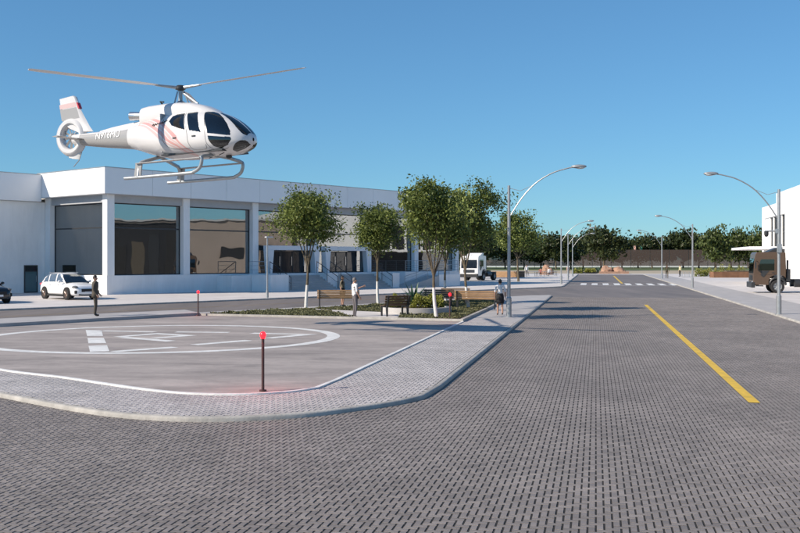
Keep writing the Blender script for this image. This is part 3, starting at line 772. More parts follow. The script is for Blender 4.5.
# round planter with agave and yellow-green shrubs
rp = thing('round_planter', 'low round pale planter ring holding the agave', 'planter', (RC[0], RC[1], ZS + .07))
mb = MB(); mb.lathe([(1.62, 0), (1.62, .28), (1.42, .28), (1.42, .2)], 40); mb.build('rim', 'concrete', rp, smooth=True)
mb = MB(); mb.lathe([(1.42, .24), (.6, .29), (.01, .31)], 30); mb.build('soil', 'soil', rp, smooth=True)
def rosette(name, label, cat, loc, n, length, width, m, seed, group=None):
    g = random.Random(seed); root = thing(name, label, cat, loc, 0, group)
    for k in range(n):
        a = k * 2.399 + g.uniform(-.2, .2); el = R(18 + 62 * (k / n)) ; L_ = length * g.uniform(.8, 1.1); mb = MB(); vs = []; fs = []
        for j in range(7):
            t = j / 6; w = width * (math.sin(math.pi * min(1, .28 + .72 * t)) ** .8) * (1 - t) ** .35 + .004
            r = L_ * t * math.cos(el) ; z = L_ * (t * math.sin(el) - .18 * t * t)
            for sgn, dz in ((-1, .3 * w), (0, 0), (1, .3 * w)):
                vs.append((r * math.cos(a) - sgn * w * math.sin(a), r * math.sin(a) + sgn * w * math.cos(a), z + dz))
        for j in range(6):
            for c in (0, 1): q = j * 3 + c; fs.append((q, q + 1, q + 4, q + 3))
        mb.add(vs, fs); o = mb.build('leaf', m, root, smooth=2)
        at = o.data.attributes.new('tone', 'FLOAT', 'FACE'); at.data.foreach_set('value', [g.uniform(.1, .9)] * len(o.data.polygons))
    return root
rosette('agave', 'large blue-green agave rosette in the round planter', 'plant', (RC[0] - .1, RC[1] + .35, ZS + .38), 26, 1.35, .085, 'leaf_agave', 3)
def shrub(label, loc, r, h, m, seed, n=900, leaf=.06, group=None, cat='shrub'):
    g = np.random.default_rng(seed); u = g.normal(size=(n, 3)); u /= np.linalg.norm(u, axis=1)[:, None]; u[:, 2] = np.abs(u[:, 2])
    rr = g.uniform(.3, 1, n)[:, None] ** .5 * (1 + .15 * np.sin(u[:, :1] * 6 + seed))
    P = u * rr * np.array([r, r, h]); root = thing('shrub', label, cat, loc, 0, group)
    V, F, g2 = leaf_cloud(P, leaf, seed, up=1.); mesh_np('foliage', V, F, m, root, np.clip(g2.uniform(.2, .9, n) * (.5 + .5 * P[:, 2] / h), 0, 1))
    mb = MB()
    for k in range(5): mb.tube([(0, 0, -.05), (.4 * r * math.cos(k * 1.3), .4 * r * math.sin(k * 1.3), h * .6)], [.02 * r + .005, .008], 5)
    mb.build('stem', 'bark', root); return root
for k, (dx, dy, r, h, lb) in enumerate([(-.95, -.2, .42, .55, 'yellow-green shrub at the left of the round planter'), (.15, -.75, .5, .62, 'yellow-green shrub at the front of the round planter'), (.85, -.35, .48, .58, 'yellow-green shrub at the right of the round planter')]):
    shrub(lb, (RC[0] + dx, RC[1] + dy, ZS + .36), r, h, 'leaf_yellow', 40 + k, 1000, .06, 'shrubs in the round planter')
# ------------------------------------------------------------------ street lamps
def street_lamp(label, s, t, side, sc=1., cctv=False):
    """side +1: arm reaches to the right of the road direction"""
    x, y = RD(s, t); o = thing('street_lamp', label, 'street lamp', (x, y, ZS), -RA, 'curved-arm street lamps along the main road')
    mb = MB(); mb.tube([(0, 0, -.05), (0, 0, .02)], [.16, .16], 14); mb.tube([(0, 0, .02), (0, 0, .85)], .115, 14); mb.tube([(0, 0, .85), (0, 0, .9)], [.115, .08], 14); mb.build('base_sleeve', 'galv', o, smooth=True)
    mb = MB(); mb.tube([(0, 0, .9), (0, 0, 5.78)], [.078, .062], 14); mb.build('pole', 'galv', o, smooth=True)
    P = [(0, 4.35), (.55, 5.2), (1.15, 5.85), (1.85, 6.28), (2.45, 6.47), (2.75, 6.53)]
    P = catmull(P, 5); mb = MB(); mb.tube([(side * a, 0, b) for a, b in P], .028, 8); mb.build('arm', 'galv', o, smooth=True)
    mb = MB(); mb.tube([(side * .03, 0, 5.66), (side * .5, 0, 5.54), (side * 1.1, 0, 5.80)], .012, 6); mb.build('brace', 'galv', o, smooth=True)
    hd = MB(); hd.ellipsoid((side * 3.02, 0, 6.56), (.34, .13, .085), 16, 9); hd = hd.build('lamp_head', 'galv', o, smooth=True)
    ln = MB(); ln.ellipsoid((side * 3.08, 0, 6.51), (.20, .10, .06), 14, 8); ln.build('lens', 'lens', hd, smooth=True)
    if cctv:
        c = MB(); c.tube([(side * .05, 0, 3.85), (side * .62, 0, 3.85)], .035, 8); c.box((side * .1, 0, 3.85), (.12, .14, .2)); c = c.build('camera_bracket', 'galv', o, smooth=True)
        d = MB(); d.tube([(side * .55, 0, 3.84), (side * .55, 0, 3.72)], .10, 14); d.ellipsoid((side * .55, 0, 3.70), (.10, .10, .12), 14, 8); d.build('camera_dome', 'dark_metal', c, smooth=True)
        bx_ = MB(); bx_.box((0, -.12, 3.05), (.2, .16, .4)); bx_.build('control_box', 'galv', o, bevel=.01)
    return o
street_lamp('tall street lamp on the island pavement beside the woman in the black skirt', 43.45, -3.75, 1)
street_lamp('street lamp at the plaza corner nearest the zebra crossing on the left', 104, -3.55, 1)
street_lamp('second street lamp along the left plaza kerb beyond the crossing', 126, -3.45, 1)
street_lamp('farthest street lamp along the left plaza kerb', 153, -3.5, 1)
street_lamp('tall street lamp with a dome camera in front of the brown truck', 48.2, 8.3, -1, cctv=True)
street_lamp('second street lamp along the right kerb beyond the brown truck', 93.3, 8.62, -1)
street_lamp('farthest street lamp along the right kerb beside the man in camouflage', 138, 8.75, -1)
x, y = on_line(far_k, (CB, SB), 19.0); pl = thing('post_lamp', 'slim post lamp at the kerb in front of the entrance portals', 'street lamp', (x - .45, y + .35, ZS), BA)
mb = MB(); mb.tube([(0, 0, -.05), (0, 0, .5)], .09, 12); mb.tube([(0, 0, .5), (0, 0, 4.0)], [.06, .05], 12); mb.build('pole', 'galv', pl, smooth=True)
mb = MB(); mb.box((.15, 0, 4.03), (.62, .2, .07)); hd = mb.build('lamp_head', 'lens', pl, bevel=.02)

# ------------------------------------------------------------------ helipad beacons
def beacon(label, x, y, z, power):
    o = thing('beacon', label, 'beacon light', (x, y, z), 0, 'red helipad beacons')
    mb = MB(); mb.tube([(0, 0, 0), (0, 0, .03)], .07, 14); mb.tube([(0, 0, .03), (0, 0, 1.0)], .028, 12); mb.build('post', 'red_post', o, smooth=True)
    mb = MB(); mb.tube([(0, 0, 1.0), (0, 0, 1.025)], .045, 14); mb.ellipsoid((0, 0, 1.07), (.06, .06, .065), 18, 12); mb.build('globe', 'red_lamp', o, smooth=True)
    l = bpy.data.lights.new('beacon_light', 'POINT'); l.energy = power; l.color = (1, .03, .03); l.shadow_soft_size = .07
    lo = bpy.data.objects.new('beacon_light', l); COL.objects.link(lo); lo.parent = o; lo.location = (0, 0, 1.07)
    return o
beacon('glowing red beacon on a dark post at the near edge of the helipad', -2.6, 18.72, ZS + .02, 90)
beacon('glowing red beacon on a dark post at the far left corner of the planting bed', -9.0, 44.0, ZS + .02, 40)
beacon('red beacon on a dark post at the right end of the planting bed', 2.06, 40.8, ZS + .02, 25)

# ------------------------------------------------------------------ benches
def bench(label, x, y, rz, L=2.0, wood='wood'):
    o = thing('bench', label, 'bench', (x, y, ZS + .07), rz, 'benches in the planting bed')
    lm = 'dark_metal'
    for sx in (-L / 2 + .12, L / 2 - .12):
        mb = MB(); mb.prism([(-.02, 0), (.05, 0), (.10, .40), (.48, .40), (.50, 0), (.57, 0), (.55, .45), (.06, .46), (-.10, .92), (-.17, .90), (-.02, .42)], sx - .03, sx + .03, 'x'); mb.build('leg', lm, o)
    def slat(nm, c, size, rot):
        mb = MB(); mb.box(c, size, rot=rot); s_ = mb.build(nm, wood, o, bevel=.006)
        at = s_.data.attributes.new('tone', 'FLOAT', 'FACE'); at.data.foreach_set('value', [random.random()] * len(s_.data.polygons))
    for k in range(4): slat('seat_slat', (0, .12 + k * .115, .475), (L, .095, .03), Matrix.Identity(3))
    for k in range(4):
        z = .54 + k * .108; slat('back_slat', (0, .085 - (z - .42) * .325, z), (L, .03, .092), Matrix.Rotation(R(18), 3, 'X'))
    return o
bench('wooden slat bench with its back to the helipad beside the man in white', -3.15, 50.4, R(4), 2.15)
bench('dark slat bench standing at the front of the planting bed', -.1, 42.6, R(28), 1.25, 'dark_wood')
bench('long wooden slat bench left of the woman in the black skirt', 3.75, 48.9, R(-8), 2.1)
bench('dark slat bench at the back of the bed behind the agave', 2.0, 51.2, R(170), 1.6, 'dark_wood')
bench('dark slat bench at the back of the bed left of the full street tree', 3.0, 53.6, R(165), 1.6, 'dark_wood')

# ------------------------------------------------------------------ wheels
def wheel(parent, x, y, r, w, side, rim='chrome', z=None, spokes=5):
    z = r if z is None else z
    M = Matrix.Translation((x, y, z)) @ Matrix.Rotation(R(90) * -side, 4, 'X')
    g = bpy.data.objects.new('wheel', None); 
    mb = MB(); mb.lathe([(r * .62, -w / 2), (r * .9, -w / 2), (r, -w * .32), (r, w * .32), (r * .9, w / 2), (r * .62, w / 2), (r * .62, -w / 2)], 28, M); ty = mb.build('wheel', 'rubber', parent, smooth=True)
    mb = MB(); mb.lathe([(r * .64, w * .48), (r * .58, w * .40), (r * .55, w * .1), (.001, w * .05)], 28, M)
    for k in range(spokes * 2):
        a = math.pi * k / spokes; mb.box((0, 0, 0), (.001, .001, .001)) if False else None
        p0 = M @ Vector((r * .10 * math.cos(a), r * .10 * math.sin(a), w * .36)); p1 = M @ Vector((r * .6 * math.cos(a), r * .6 * math.sin(a), w * .42)); mb.tube([p0, p1], [r * .06, r * .045], 6)
    mb.lathe([(.001, w * .46), (r * .13, w * .44), (r * .16, w * .3)], 14, M)
    mb.build('rim', rim, ty, smooth=True); return ty

# ------------------------------------------------------------------ cars
mat('dark_lamp', (.12, .125, .13), .1)
def loft(mb, secs, n=40, e=4.5, mi=0, keep=None):
    """secs: (x, half width, z bottom, z top, [top half width factor])"""
    vs = []; K = len(secs)
    for (x, hw, zb, zt, tf) in secs:
        zc, hz = (zb + zt) / 2, (zt - zb) / 2
        for k in range(n):
            th = 2 * math.pi * (k + .5) / n; c, s = math.cos(th), math.sin(th)
            yy = hw * math.copysign(abs(c) ** (2 / e), c); zz = hz * math.copysign(abs(s) ** (2 / e), s)
            f = 1 - (1 - tf) * (zz / hz + 1) / 2 if hz > 0 else 1
            vs.append((x, yy * f, zc + zz))
    fs = [(i * n + k, i * n + (k + 1) % n, (i + 1) * n + (k + 1) % n, (i + 1) * n + k) for i in range(K - 1) for k in range(n)]
    if keep is None: fs += [tuple(range(n)), tuple(reversed(range((K - 1) * n, K * n)))]
    else:
        fs = [f for f in fs if keep(np.mean([vs[i] for i in f], 0))]
    return mb.add(vs, fs, mi)
def dens(S, m):
    S = np.array(S, float); x = np.linspace(S[0, 0], S[-1, 0], m); o = S[:, 0][::-1]
    from_ = lambda c: np.interp(x, o, S[:, c][::-1])
    return list(zip(x, *[from_(c) for c in range(1, 5)]))
mat('rim_bronze', (.26, .19, .16), .35, .6)
def car(label, x, y, rz, paint, group='cars parked before the white building'):
    o = thing('parked_car', label, 'car', (x, y, ZS), rz, group)
    S = [(2.42, .60, .36, .66, .93), (2.36, .74, .28, .80, .93), (2.2, .86, .24, .90, .93), (1.9, .93, .22, .98, .93), (1.4, .955, .22, 1.05, .93), (.95, .965, .22, 1.10, .94), (0, .97, .22, 1.12, .95), (-1.2, .97, .22, 1.14, .95), (-1.8, .955, .25, 1.15, .94), (-2.15, .91, .3, 1.12, .93), (-2.34, .80, .36, 1.02, .92), (-2.4, .66, .42, .92, .92)]
    mb = MB(); loft(mb, dens(S, 40), 44, 4.2); body = mb.build('body', paint, o, smooth=True)
    Gs = [(1.12, .80, 1.02, 1.10, .98), (.95, .80, 1.02, 1.20, .95), (.55, .80, 1.02, 1.46, .85), (.25, .80, 1.02, 1.60, .80), (0., .80, 1.02, 1.665, .79), (-.5, .80, 1.02, 1.70, .79), (-1.1, .795, 1.02, 1.68, .79), (-1.6, .785, 1.02, 1.61, .79), (-1.95, .77, 1.02, 1.46, .82), (-2.22, .75, 1.02, 1.16, .92), (-2.28, .74, 1.02, 1.08, .95)]
    D = dens(Gs, 90); top = lambda xx: np.interp(xx, [g[0] for g in D][::-1], [g[3] for g in D][::-1])
    def is_roof(p):
        if -1.75 < p[0] < .22 and p[2] > top(p[0]) - .055: return True
        if -.32 < p[0] < -.22 or -1.32 < p[0] < -1.2: return abs(p[1]) > .5
        slant = lambda x0, w: abs(p[0] - (x0 + (1.66 - p[2]) * (1.55 if x0 > 0 else -.95))) < w
        if abs(p[1]) > .58 and (slant(.02, .10) or slant(-1.62, .12)): return True
        if p[2] > top(p[0]) - .05 and p[0] < -1.75: return p[0] > -1.9
        return False
    mb = MB(); loft(mb, D, 72, 5.5, keep=lambda p: not is_roof(p)); mb.build('window', 'car_glass', o, smooth=True)
    mb = MB(); loft(mb, D, 72, 5.5, keep=is_roof); rf = mb.build('roof', paint, o, smooth=True)
    for s in (-1, 1):
        mb = MB(); mb.tube([(.1, s * .6, 1.71), (-1.5, s * .58, 1.69)], .018, 6); mb.build('roof_rail', 'chrome', rf, smooth=True)
        for xx in (1.45, -1.45):
            mb = MB(); mb.lathe([(.001, 0), (.415, 0), (.42, -.1)], 30, Matrix.Translation((xx, s * .978, .39)) @ Matrix.Rotation(-R(90) * s, 4, 'X')); mb.build('wheel_arch', 'rubber', body, smooth=True)
            wheel(o, xx, s * .88, .385, .26, s, 'rim_bronze')
        mb = MB(); mb.ellipsoid((2.06, s * .70, .80), (.28, .17, .10), 16, 10); mb.build('headlight', 'dark_lamp', o, smooth=True)
        mb = MB(); mb.ellipsoid((-2.2, s * .74, .95), (.2, .14, .09), 14, 8); mb.build('tail_light', 'heli_red', o, smooth=True)
        mr = MB(); mr.ellipsoid((.72, s * 1.03, 1.15), (.09, .12, .085), 12, 8); mr.tube([(.74, s * .9, 1.1), (.73, s * 1.0, 1.13)], .025, 6); mr.build('mirror', paint, o, smooth=True)
        mb = MB(); mb.box((2.18, s * .62, .50), (.32, .40, .20)); mb.build('air_intake', 'rubber', body, bevel=.03)
        for xx in (.35, -.75):
            mb = MB(); mb.tube([(xx - .1, s * .972, .95), (xx + .1, s * .972, .95)], .016, 6); mb.build('door_handle', 'chrome', o, smooth=True)
        mb = MB(); mb.box((0, s * .93, .27), (2.1, .12, .12)); mb.build('side_sill', 'rubber', body, bevel=.02)
    mb = MB(); mb.box((2.29, 0, .60), (.30, .9, .20)); mb.build('grille', 'rubber', o, bevel=.03)
    mb = MB(); mb.box((2.32, 0, .34), (.2, 1.2, .10)); mb.build('lower_bumper', 'dark_metal', o, bevel=.03)
    mb = MB(); mb.box((2.435, 0, .47), (.02, .46, .11)); mb.build('number_plate', 'shirt_white', o)
    return o
fw = math.atan2(-CB, SB) 
car('white crossover car parked in front of the corner glass bay', -21.35, 63.7, fw + R(-4), 'car_white')
car('black car cut off by the left edge of the photo', -24.7, 58.0, fw + R(-2), 'car_black')

# ------------------------------------------------------------------ trucks
def truck(label, x, y, rz, paint, sc=1., bed=5.2, tall=3.25):
    """front towards +x"""
    o = thing('truck', label, 'truck', (x, y, ZS), rz, 'parked trucks'); hw = 1.2
    prof = [(.0, .62), (.0, 1.1), (0, 1.32), (-.06, 2.35), (-.14, tall - .2), (-.24, tall - .04), (-2.1, tall - .02), (-2.3, tall - .08), (-2.35, 1.9), (-2.33, 1.15), (-2.2, 1.28), (-1.9, 1.4), (-1.55, 1.38), (-1.25, 1.22), (-1.12, .95), (-1.1, .62)]
    prof = prof[::-1]
    mb = MB(); mb.prism(prof, -hw, hw, 'y'); cab = mb.build('cab', paint, o, bevel=.03)
    ws = MB(); z0, z1 = 1.52, tall - .52
    xs = lambda z: np.interp(z, [1.32, 2.35, tall - .2], [0, -.06, -.14])
    ws.add([(xs(z0) + .02, -1.06, z0), (xs(z0) + .02, 1.06, z0), (xs(2.2) + .03, 1.06, 2.2), (xs(z1) + .02, 1.04, z1), (xs(z1) + .02, -1.04, z1), (xs(2.2) + .03, -1.06, 2.2), (xs(z0) - .05, -1.06, z0), (xs(z0) - .05, 1.06, z0), (xs(z1) - .05, 1.04, z1), (xs(z1) - .05, -1.04, z1)], [(0, 1, 2, 5), (5, 2, 3, 4), (6, 7, 1, 0), (4, 3, 8, 9)]); ws.build('windshield', 'car_glass', o)
    for s in (-1, 1):
        d = MB(); d.box((-1.02, s * (hw + .006), 2.05), (1.2, .03, 1.3)); d = d.build('door', paint, o, bevel=.012)
        w = MB(); w.prism([(-.42, 1.72), (-1.5, 1.72), (-1.5, 2.56), (-.55, 2.56), (-.45, 2.3)], s * (hw + .012), s * (hw + .03), 'y'); w.build('side_window', 'car_glass', d)
        w = MB(); w.prism([(-.52, 1.70), (-1.15, 1.70), (-.72, 1.22), (-.56, 1.3)], s * (hw + .022), s * (hw + .034), 'y'); w.build('lower_panel', 'dark_metal', d)
        hn = MB(); hn.box((-1.42, s * (hw + .04), 1.55), (.18, .03, .05)); hn.build('handle', 'dark_metal', d)
        m_ = MB(); m_.tube([(-.3, s * hw, 2.4), (-.12, s * (hw + .25), 2.45), (-.12, s * (hw + .25), 1.85)], .02, 6); m_.box((-.12, s * (hw + .27), 2.12), (.08, .2, .42)); m_.build('mirror', 'dark_metal', o)
        hl = MB(); hl.box((.045, s * .92, .82), (.08, .34, .18)); hl.build('headlight', 'head_lamp', o, bevel=.02)
        ind = MB(); ind.box((.03, s * 1.10, .60), (.08, .18, .12)); ind.build('indicator', 'amber', o)
        st = MB(); st.box((-.45, s * 1.08, .55), (.55, .2, .08)); st.box((-.45, s * 1.08, .82), (.5, .2, .06)); st.build('step', 'dark_metal', o)
        fd = MB(); fd.tube([(-1.75 + .62 * math.cos(a), s * 1.07, .52 + .66 * math.sin(a)) for a in np.linspace(.1, 3.0, 12)], .09, 6); fd.build('mudguard', 'dark_metal', o, smooth=True)
        wheel(o, -1.75, s * 1.03, .50, .3, s, 'galv', spokes=4)
        wheel(o, -1.3 - bed * .78, s * .98, .50, .45, s, 'galv', spokes=4)
        tk = MB(); tk.tube([(-3.0, s * .85, .75), (-4.2, s * .85, .75)], .3, 14); tk.build('fuel_tank', 'dark_metal', o, smooth=True)
    bp = MB(); bp.box((.02, 0, .62), (.28, 2.44, .42)); bp.build('bumper', 'dark_metal', o, bevel=.04)
    gr = MB()
    for k in range(5): gr.box((.02, 0, 1.02 + k * .075), (.05, 1.5, .045))
    gr.build('grille', 'dark_metal', o)
    ch = MB()
    for s in (-1, 1): ch.box((-1.3 - bed / 2, s * .42, .92), (bed + 2, .1, .24))
    for k in range(5): ch.box((-1.6 - k * bed / 4.6, 0, .92), (.1, .80, .16))
    ch.build('chassis', 'dark_metal', o)
    fw_ = MB(); fw_.box((-1.3 - bed * .78, 0, 1.12), (.9, .9, .14)); fw_.tube([(-1.3 - bed * .78, 0, 1.19), (-1.3 - bed * .78, 0, 1.25)], .45, 18); fw_.build('coupling_plate', 'dark_metal', o)
    eq = MB(); eq.box((-2.55, 0, 1.35), (.28, 2.1, .95)); eq.tube([(-2.5, .9, 1.2), (-2.5, .9, 2.5)], .07, 10); eq.build('air_filter_box', 'dark_metal', o, bevel=.02)
    sp = MB(); sp.prism([(-.95, tall - .08), (-2.1, tall - .03), (-2.15, tall + .34), (-1.75, tall + .30)], -.95, .95, 'y'); sp.build('roof_deflector', 'dark_metal' if paint == 'brown_paint' else paint, o, bevel=.03)
    return o
tx, ty_ = (27.1, 76.2)
truck('brown truck tractor facing the road behind the camera street lamp', tx, ty_, R(180) - RA, 'brown_paint', tall=3.15, bed=5.6)
truck('white truck tractor parked beyond the corner of the glass building', 8.35, 119.5, math.atan2(-.86, -.5), 'car_white', tall=3.05, bed=4.6)
# ------------------------------------------------------------------ people (facing +x in their own frame)
def person(label, x, y, z, rz, top, legs, shoe='shoe', hair='hair', arms=None, skirt=None, jacket=None, height=1.75, sleeves='long', stride=0., seat=False, group=None, bare_legs=False, long_hair=False, hat=None, detail=True):
    root = thing('person', label, 'person', (x, y, z), rz, group); k = height / 1.75
    V = []; E_ = []; Rd = []; Lb = []
    def v(p, r, lb, par=None):
        V.append(tuple(c * k for c in p)); Rd.append((r[0] * k, r[1] * k) if isinstance(r, tuple) else (r * k, r * k)); Lb.append(lb)
        if par is not None: E_.append((par, len(V) - 1))
        return len(V) - 1
    pel = v((0, 0, .95), (.125, .15), 'leg'); wa = v((.005, 0, 1.10), (.105, .135), 'top', pel); ch = v((0, 0, 1.30), (.115, .165), 'top', wa)
    ub = v((-.01, 0, 1.42), (.09, .13), 'top', ch); nk = v((-.005, 0, 1.51), .052, 'skin', ub); hd = v((.015, 0, 1.60), (.085, .075), 'skin', nk); cr = v((.01, 0, 1.69), (.085, .073), 'skin', hd)
    arms = arms or {}
    for s, nm in ((1, 'l'), (-1, 'r')):
        sh = v((-.01, s * .185, 1.42), .062, 'top', ub)
        el, wr = arms.get(nm, ((-.03, s * .25, 1.13), (.05, s * .26, .88)))
        e_ = v(el, .045, 'top' if sleeves == 'long' else 'sleeve', sh)
        w_ = v(wr, .030, 'top' if sleeves == 'long' else 'skin', e_)
        d = (Vector(wr) - Vector(el)).normalized(); side = d.cross(Vector((0, s, 0)));
        side = side.normalized() if side.length > .1 else Vector((1, 0, 0)); out = d.cross(side).normalized()
        pm_ = v(Vector(wr) + d * .07, (.034, .022), 'skin', w_)
        if detail:
            for j, (off, ln) in enumerate(((-.030, .062), (-.010, .078), (.010, .085), (.030, .075))):
                b0 = v(Vector(wr) + d * .105 + side * off, .0095, 'skin', pm_); v(Vector(wr) + d * (.105 + ln * .85) + side * off * 1.1 + out * .02, .0075, 'skin', b0)
            t0 = v(Vector(wr) + d * .055 - side * .045, .011, 'skin', pm_); v(Vector(wr) + d * .10 - side * .062, .0085, 'skin', t0)
        hp = v((0, s * .09, .88), .088, 'leg', pel)
        if seat: kn_p, an_p = (.44, s * .11, .90), (.46, s * .11, .50)
        else:
            st = stride * s; kn_p = (.03 + st * .22, s * .095, .50); an_p = (-.01 + st * .36, s * .10, .085 + (.02 if st < 0 else 0))
        leg_lb = 'skin' if bare_legs else 'leg'
        kn = v(kn_p, .060, leg_lb, hp); an = v(an_p, .042, leg_lb, kn); v((an_p[0] + .06, an_p[1], an_p[2] - .045), (.042, .038), 'shoe', an); v((an_p[0] + .17, an_p[1], an_p[2] - .055), (.036, .026), 'shoe', len(V) - 1)
    nose = v((.115, 0, 1.60), .013, 'skin', hd)
    me = bpy.data.meshes.new('body_skeleton'); me.from_pydata(V, E_, []); ob = bpy.data.objects.new('body_skeleton', me); COL.objects.link(ob)
    md = ob.modifiers.new('skin', 'SKIN'); md.use_smooth_shade = True
    for i, r in enumerate(Rd): me.skin_vertices[0].data[i].radius = r; me.skin_vertices[0].data[i].use_root = (i == 0)
    ss = ob.modifiers.new('sub', 'SUBSURF'); ss.levels = 1; ss.render_levels = 1
    dg = bpy.context.evaluated_depsgraph_get(); nm_ = bpy.data.meshes.new_from_object(ob.evaluated_get(dg)); nm_.name = 'body'
    bpy.data.objects.remove(ob)
    names = ['skin', top, legs, shoe]; nm_.materials.clear()
    for n_ in names: nm_.materials.append(MATS[n_])
    A = np.array([V[a] for a, b in E_]); B = np.array([V[b] for a, b in E_]); lab = [Lb[b] for a, b in E_]
    ix = {'skin': 0, 'top': 1, 'sleeve': 1, 'leg': 2, 'shoe': 3}
    for p in nm_.polygons:
        c = np.array(p.center); t = np.clip(((c - A) * (B - A)).sum(1) / (((B - A) ** 2).sum(1) + 1e-9), 0, 1); dd = np.linalg.norm(A + (B - A) * t[:, None] - c, axis=1)
        j = int(dd.argmin()); l = lab[j]
        if l == 'shoe' and c[2] > .13 * k and not seat: l = 'skin' if bare_legs else 'leg'
        p.material_index = ix[l]; p.use_smooth = True
    body = bpy.data.objects.new('body', nm_); COL.objects.link(body); body.parent = root
    # hair cap, eyes, ears
    mb = MB(); M = []
    for j in range(9):
        for i in range(16):
            th = 2 * math.pi * i / 16; c_ = math.cos(th)
            phm = math.pi * (.40 if c_ > .55 else .80 if c_ < -.1 else .80 - .40 * (c_ + .1) / .65); ph = phm * j / 8
            zz = 1.645 + .112 * math.cos(ph); xx = -.002 + .094 * math.sin(ph) * c_; yy = .083 * math.sin(ph) * math.sin(th)
            if long_hair and j > 5 and c_ < 0: zz -= .07 * (j - 5); yy *= 1.15
            M.append((xx * k, yy * k, zz * k))
    mb.add(M, [(j * 16 + i, (j + 1) * 16 + i, (j + 1) * 16 + (i + 1) % 16, j * 16 + (i + 1) % 16) for j in range(8) for i in range(16)])
    hr = mb.build('hair', hair, root, smooth=2)
    if hat:
        mb = MB(); mb.lathe([(.001, 1.785 * k), (.09 * k, 1.77 * k), (.105 * k, 1.69 * k), (.15 * k, 1.68 * k)], 18, Matrix.Translation((.005, 0, 0))); mb.build('hat', hat, root, smooth=2)
    mb = MB()
    for s in (-1, 1): mb.ellipsoid((.090 * k, s * .032 * k, 1.625 * k), (.010 * k, .014 * k, .008 * k), 8, 6)
    mb.build('eyes', 'shoe', root, smooth=2)
    mb = MB()
    for s in (-1, 1): mb.ellipsoid((.005 * k, s * .083 * k, 1.605 * k), (.022 * k, .012 * k, .034 * k), 8, 6)
    mb.ellipsoid((.086 * k, 0, 1.552 * k), (.01 * k, .026 * k, .008 * k), 8, 6)
    mb.build('ears_and_mouth', 'skin', root, smooth=2)
    if skirt:
        prof = [(.115, 1.07), (.15, .98), (.172, .86), (.17, .70), (.162, .56), (.155, .56), (.16, .7)]
        mb = MB(); mb.lathe([(r * k, z_ * k) for r, z_ in prof], 22, Matrix.Diagonal((.92, 1.12, 1, 1))); mb.build('skirt', skirt, root, smooth=2)
    if jacket:
        prof = [(.07, 1.50), (.125, 1.46), (.15, 1.38), (.152, 1.25), (.138, 1.10), (.155, .95), (.168, .80), (.158, .80), (.145, .95)]
        mb = MB(); mb.lathe([(r * k, z_ * k) for r, z_ in prof], 24, Matrix.Diagonal((.90, 1.18, 1, 1))); mb.build('jacket', jacket, root, smooth=2)
        mb = MB(); mb.prism([(-.035 * k, 1.47 * k), (.035 * k, 1.47 * k), (.008 * k, 1.22 * k), (-.008 * k, 1.22 * k)], .125 * k, .142 * k, 'x'); mb.build('shirt_front', 'shirt_white', root)
    return root
person('man in a dark suit standing on the far edge of the helipad', -12.85, 41.6, ZS + .15, R(8), 'suit', 'suit', jacket='suit', height=1.72, arms={'r': ((-.04, -.25, 1.14), (.10, -.23, .92)), 'l': ((-.02, .25, 1.14), (.14, .22, .95))})
person('woman in a white blouse and black skirt walking away along the island pavement', 4.56, 44.96, ZS, R(92), 'shirt_white', 'cloth_black', skirt='cloth_black', height=1.64, sleeves='short', bare_legs=True, stride=.35)
person('man in a white shirt and grey trousers with one arm stretched out', -1.96, 42.6, ZS + .02, R(25), 'shirt_white', 'cloth_grey', hair='hair_grey', height=1.74, sleeves='short', arms={'l': ((.20, .24, 1.24), (.44, .22, 1.33)), 'r': ((.0, -.25, 1.14), (.12, -.24, .93))})
person('woman in an olive vest standing beyond the wooden bench', -3.05, 52.3, ZS + .07, R(-20), 'cloth_olive', 'cloth_black', skirt='cloth_black', height=1.6, sleeves='short', bare_legs=True, long_hair=True)
def at_px(px, d): return (px - 400) * d / 987
person('man in camouflage with a cap beside the farthest right street lamp', at_px(667, 134), 134, ZS, R(-100), 'cloth_camo', 'cloth_camo', height=1.88, hat='cloth_camo', stride=.2, detail=False)
person('person in a cream top on the far right pavement', at_px(680, 150), 150, ZS, R(200), 'cloth_cream', 'cloth_black', height=1.78, detail=False)
person('person in a tan top and dark trousers beside the farthest left lamps', at_px(568.2, 150), 150, ZS, R(-60), 'flag_pink', 'cloth_black', height=1.75, detail=False)
person('person in a white top standing left of the picnic tables', at_px(526.5, 148), 148, ZS, R(-80), 'shirt_white', 'cloth_grey', height=1.78, detail=False)
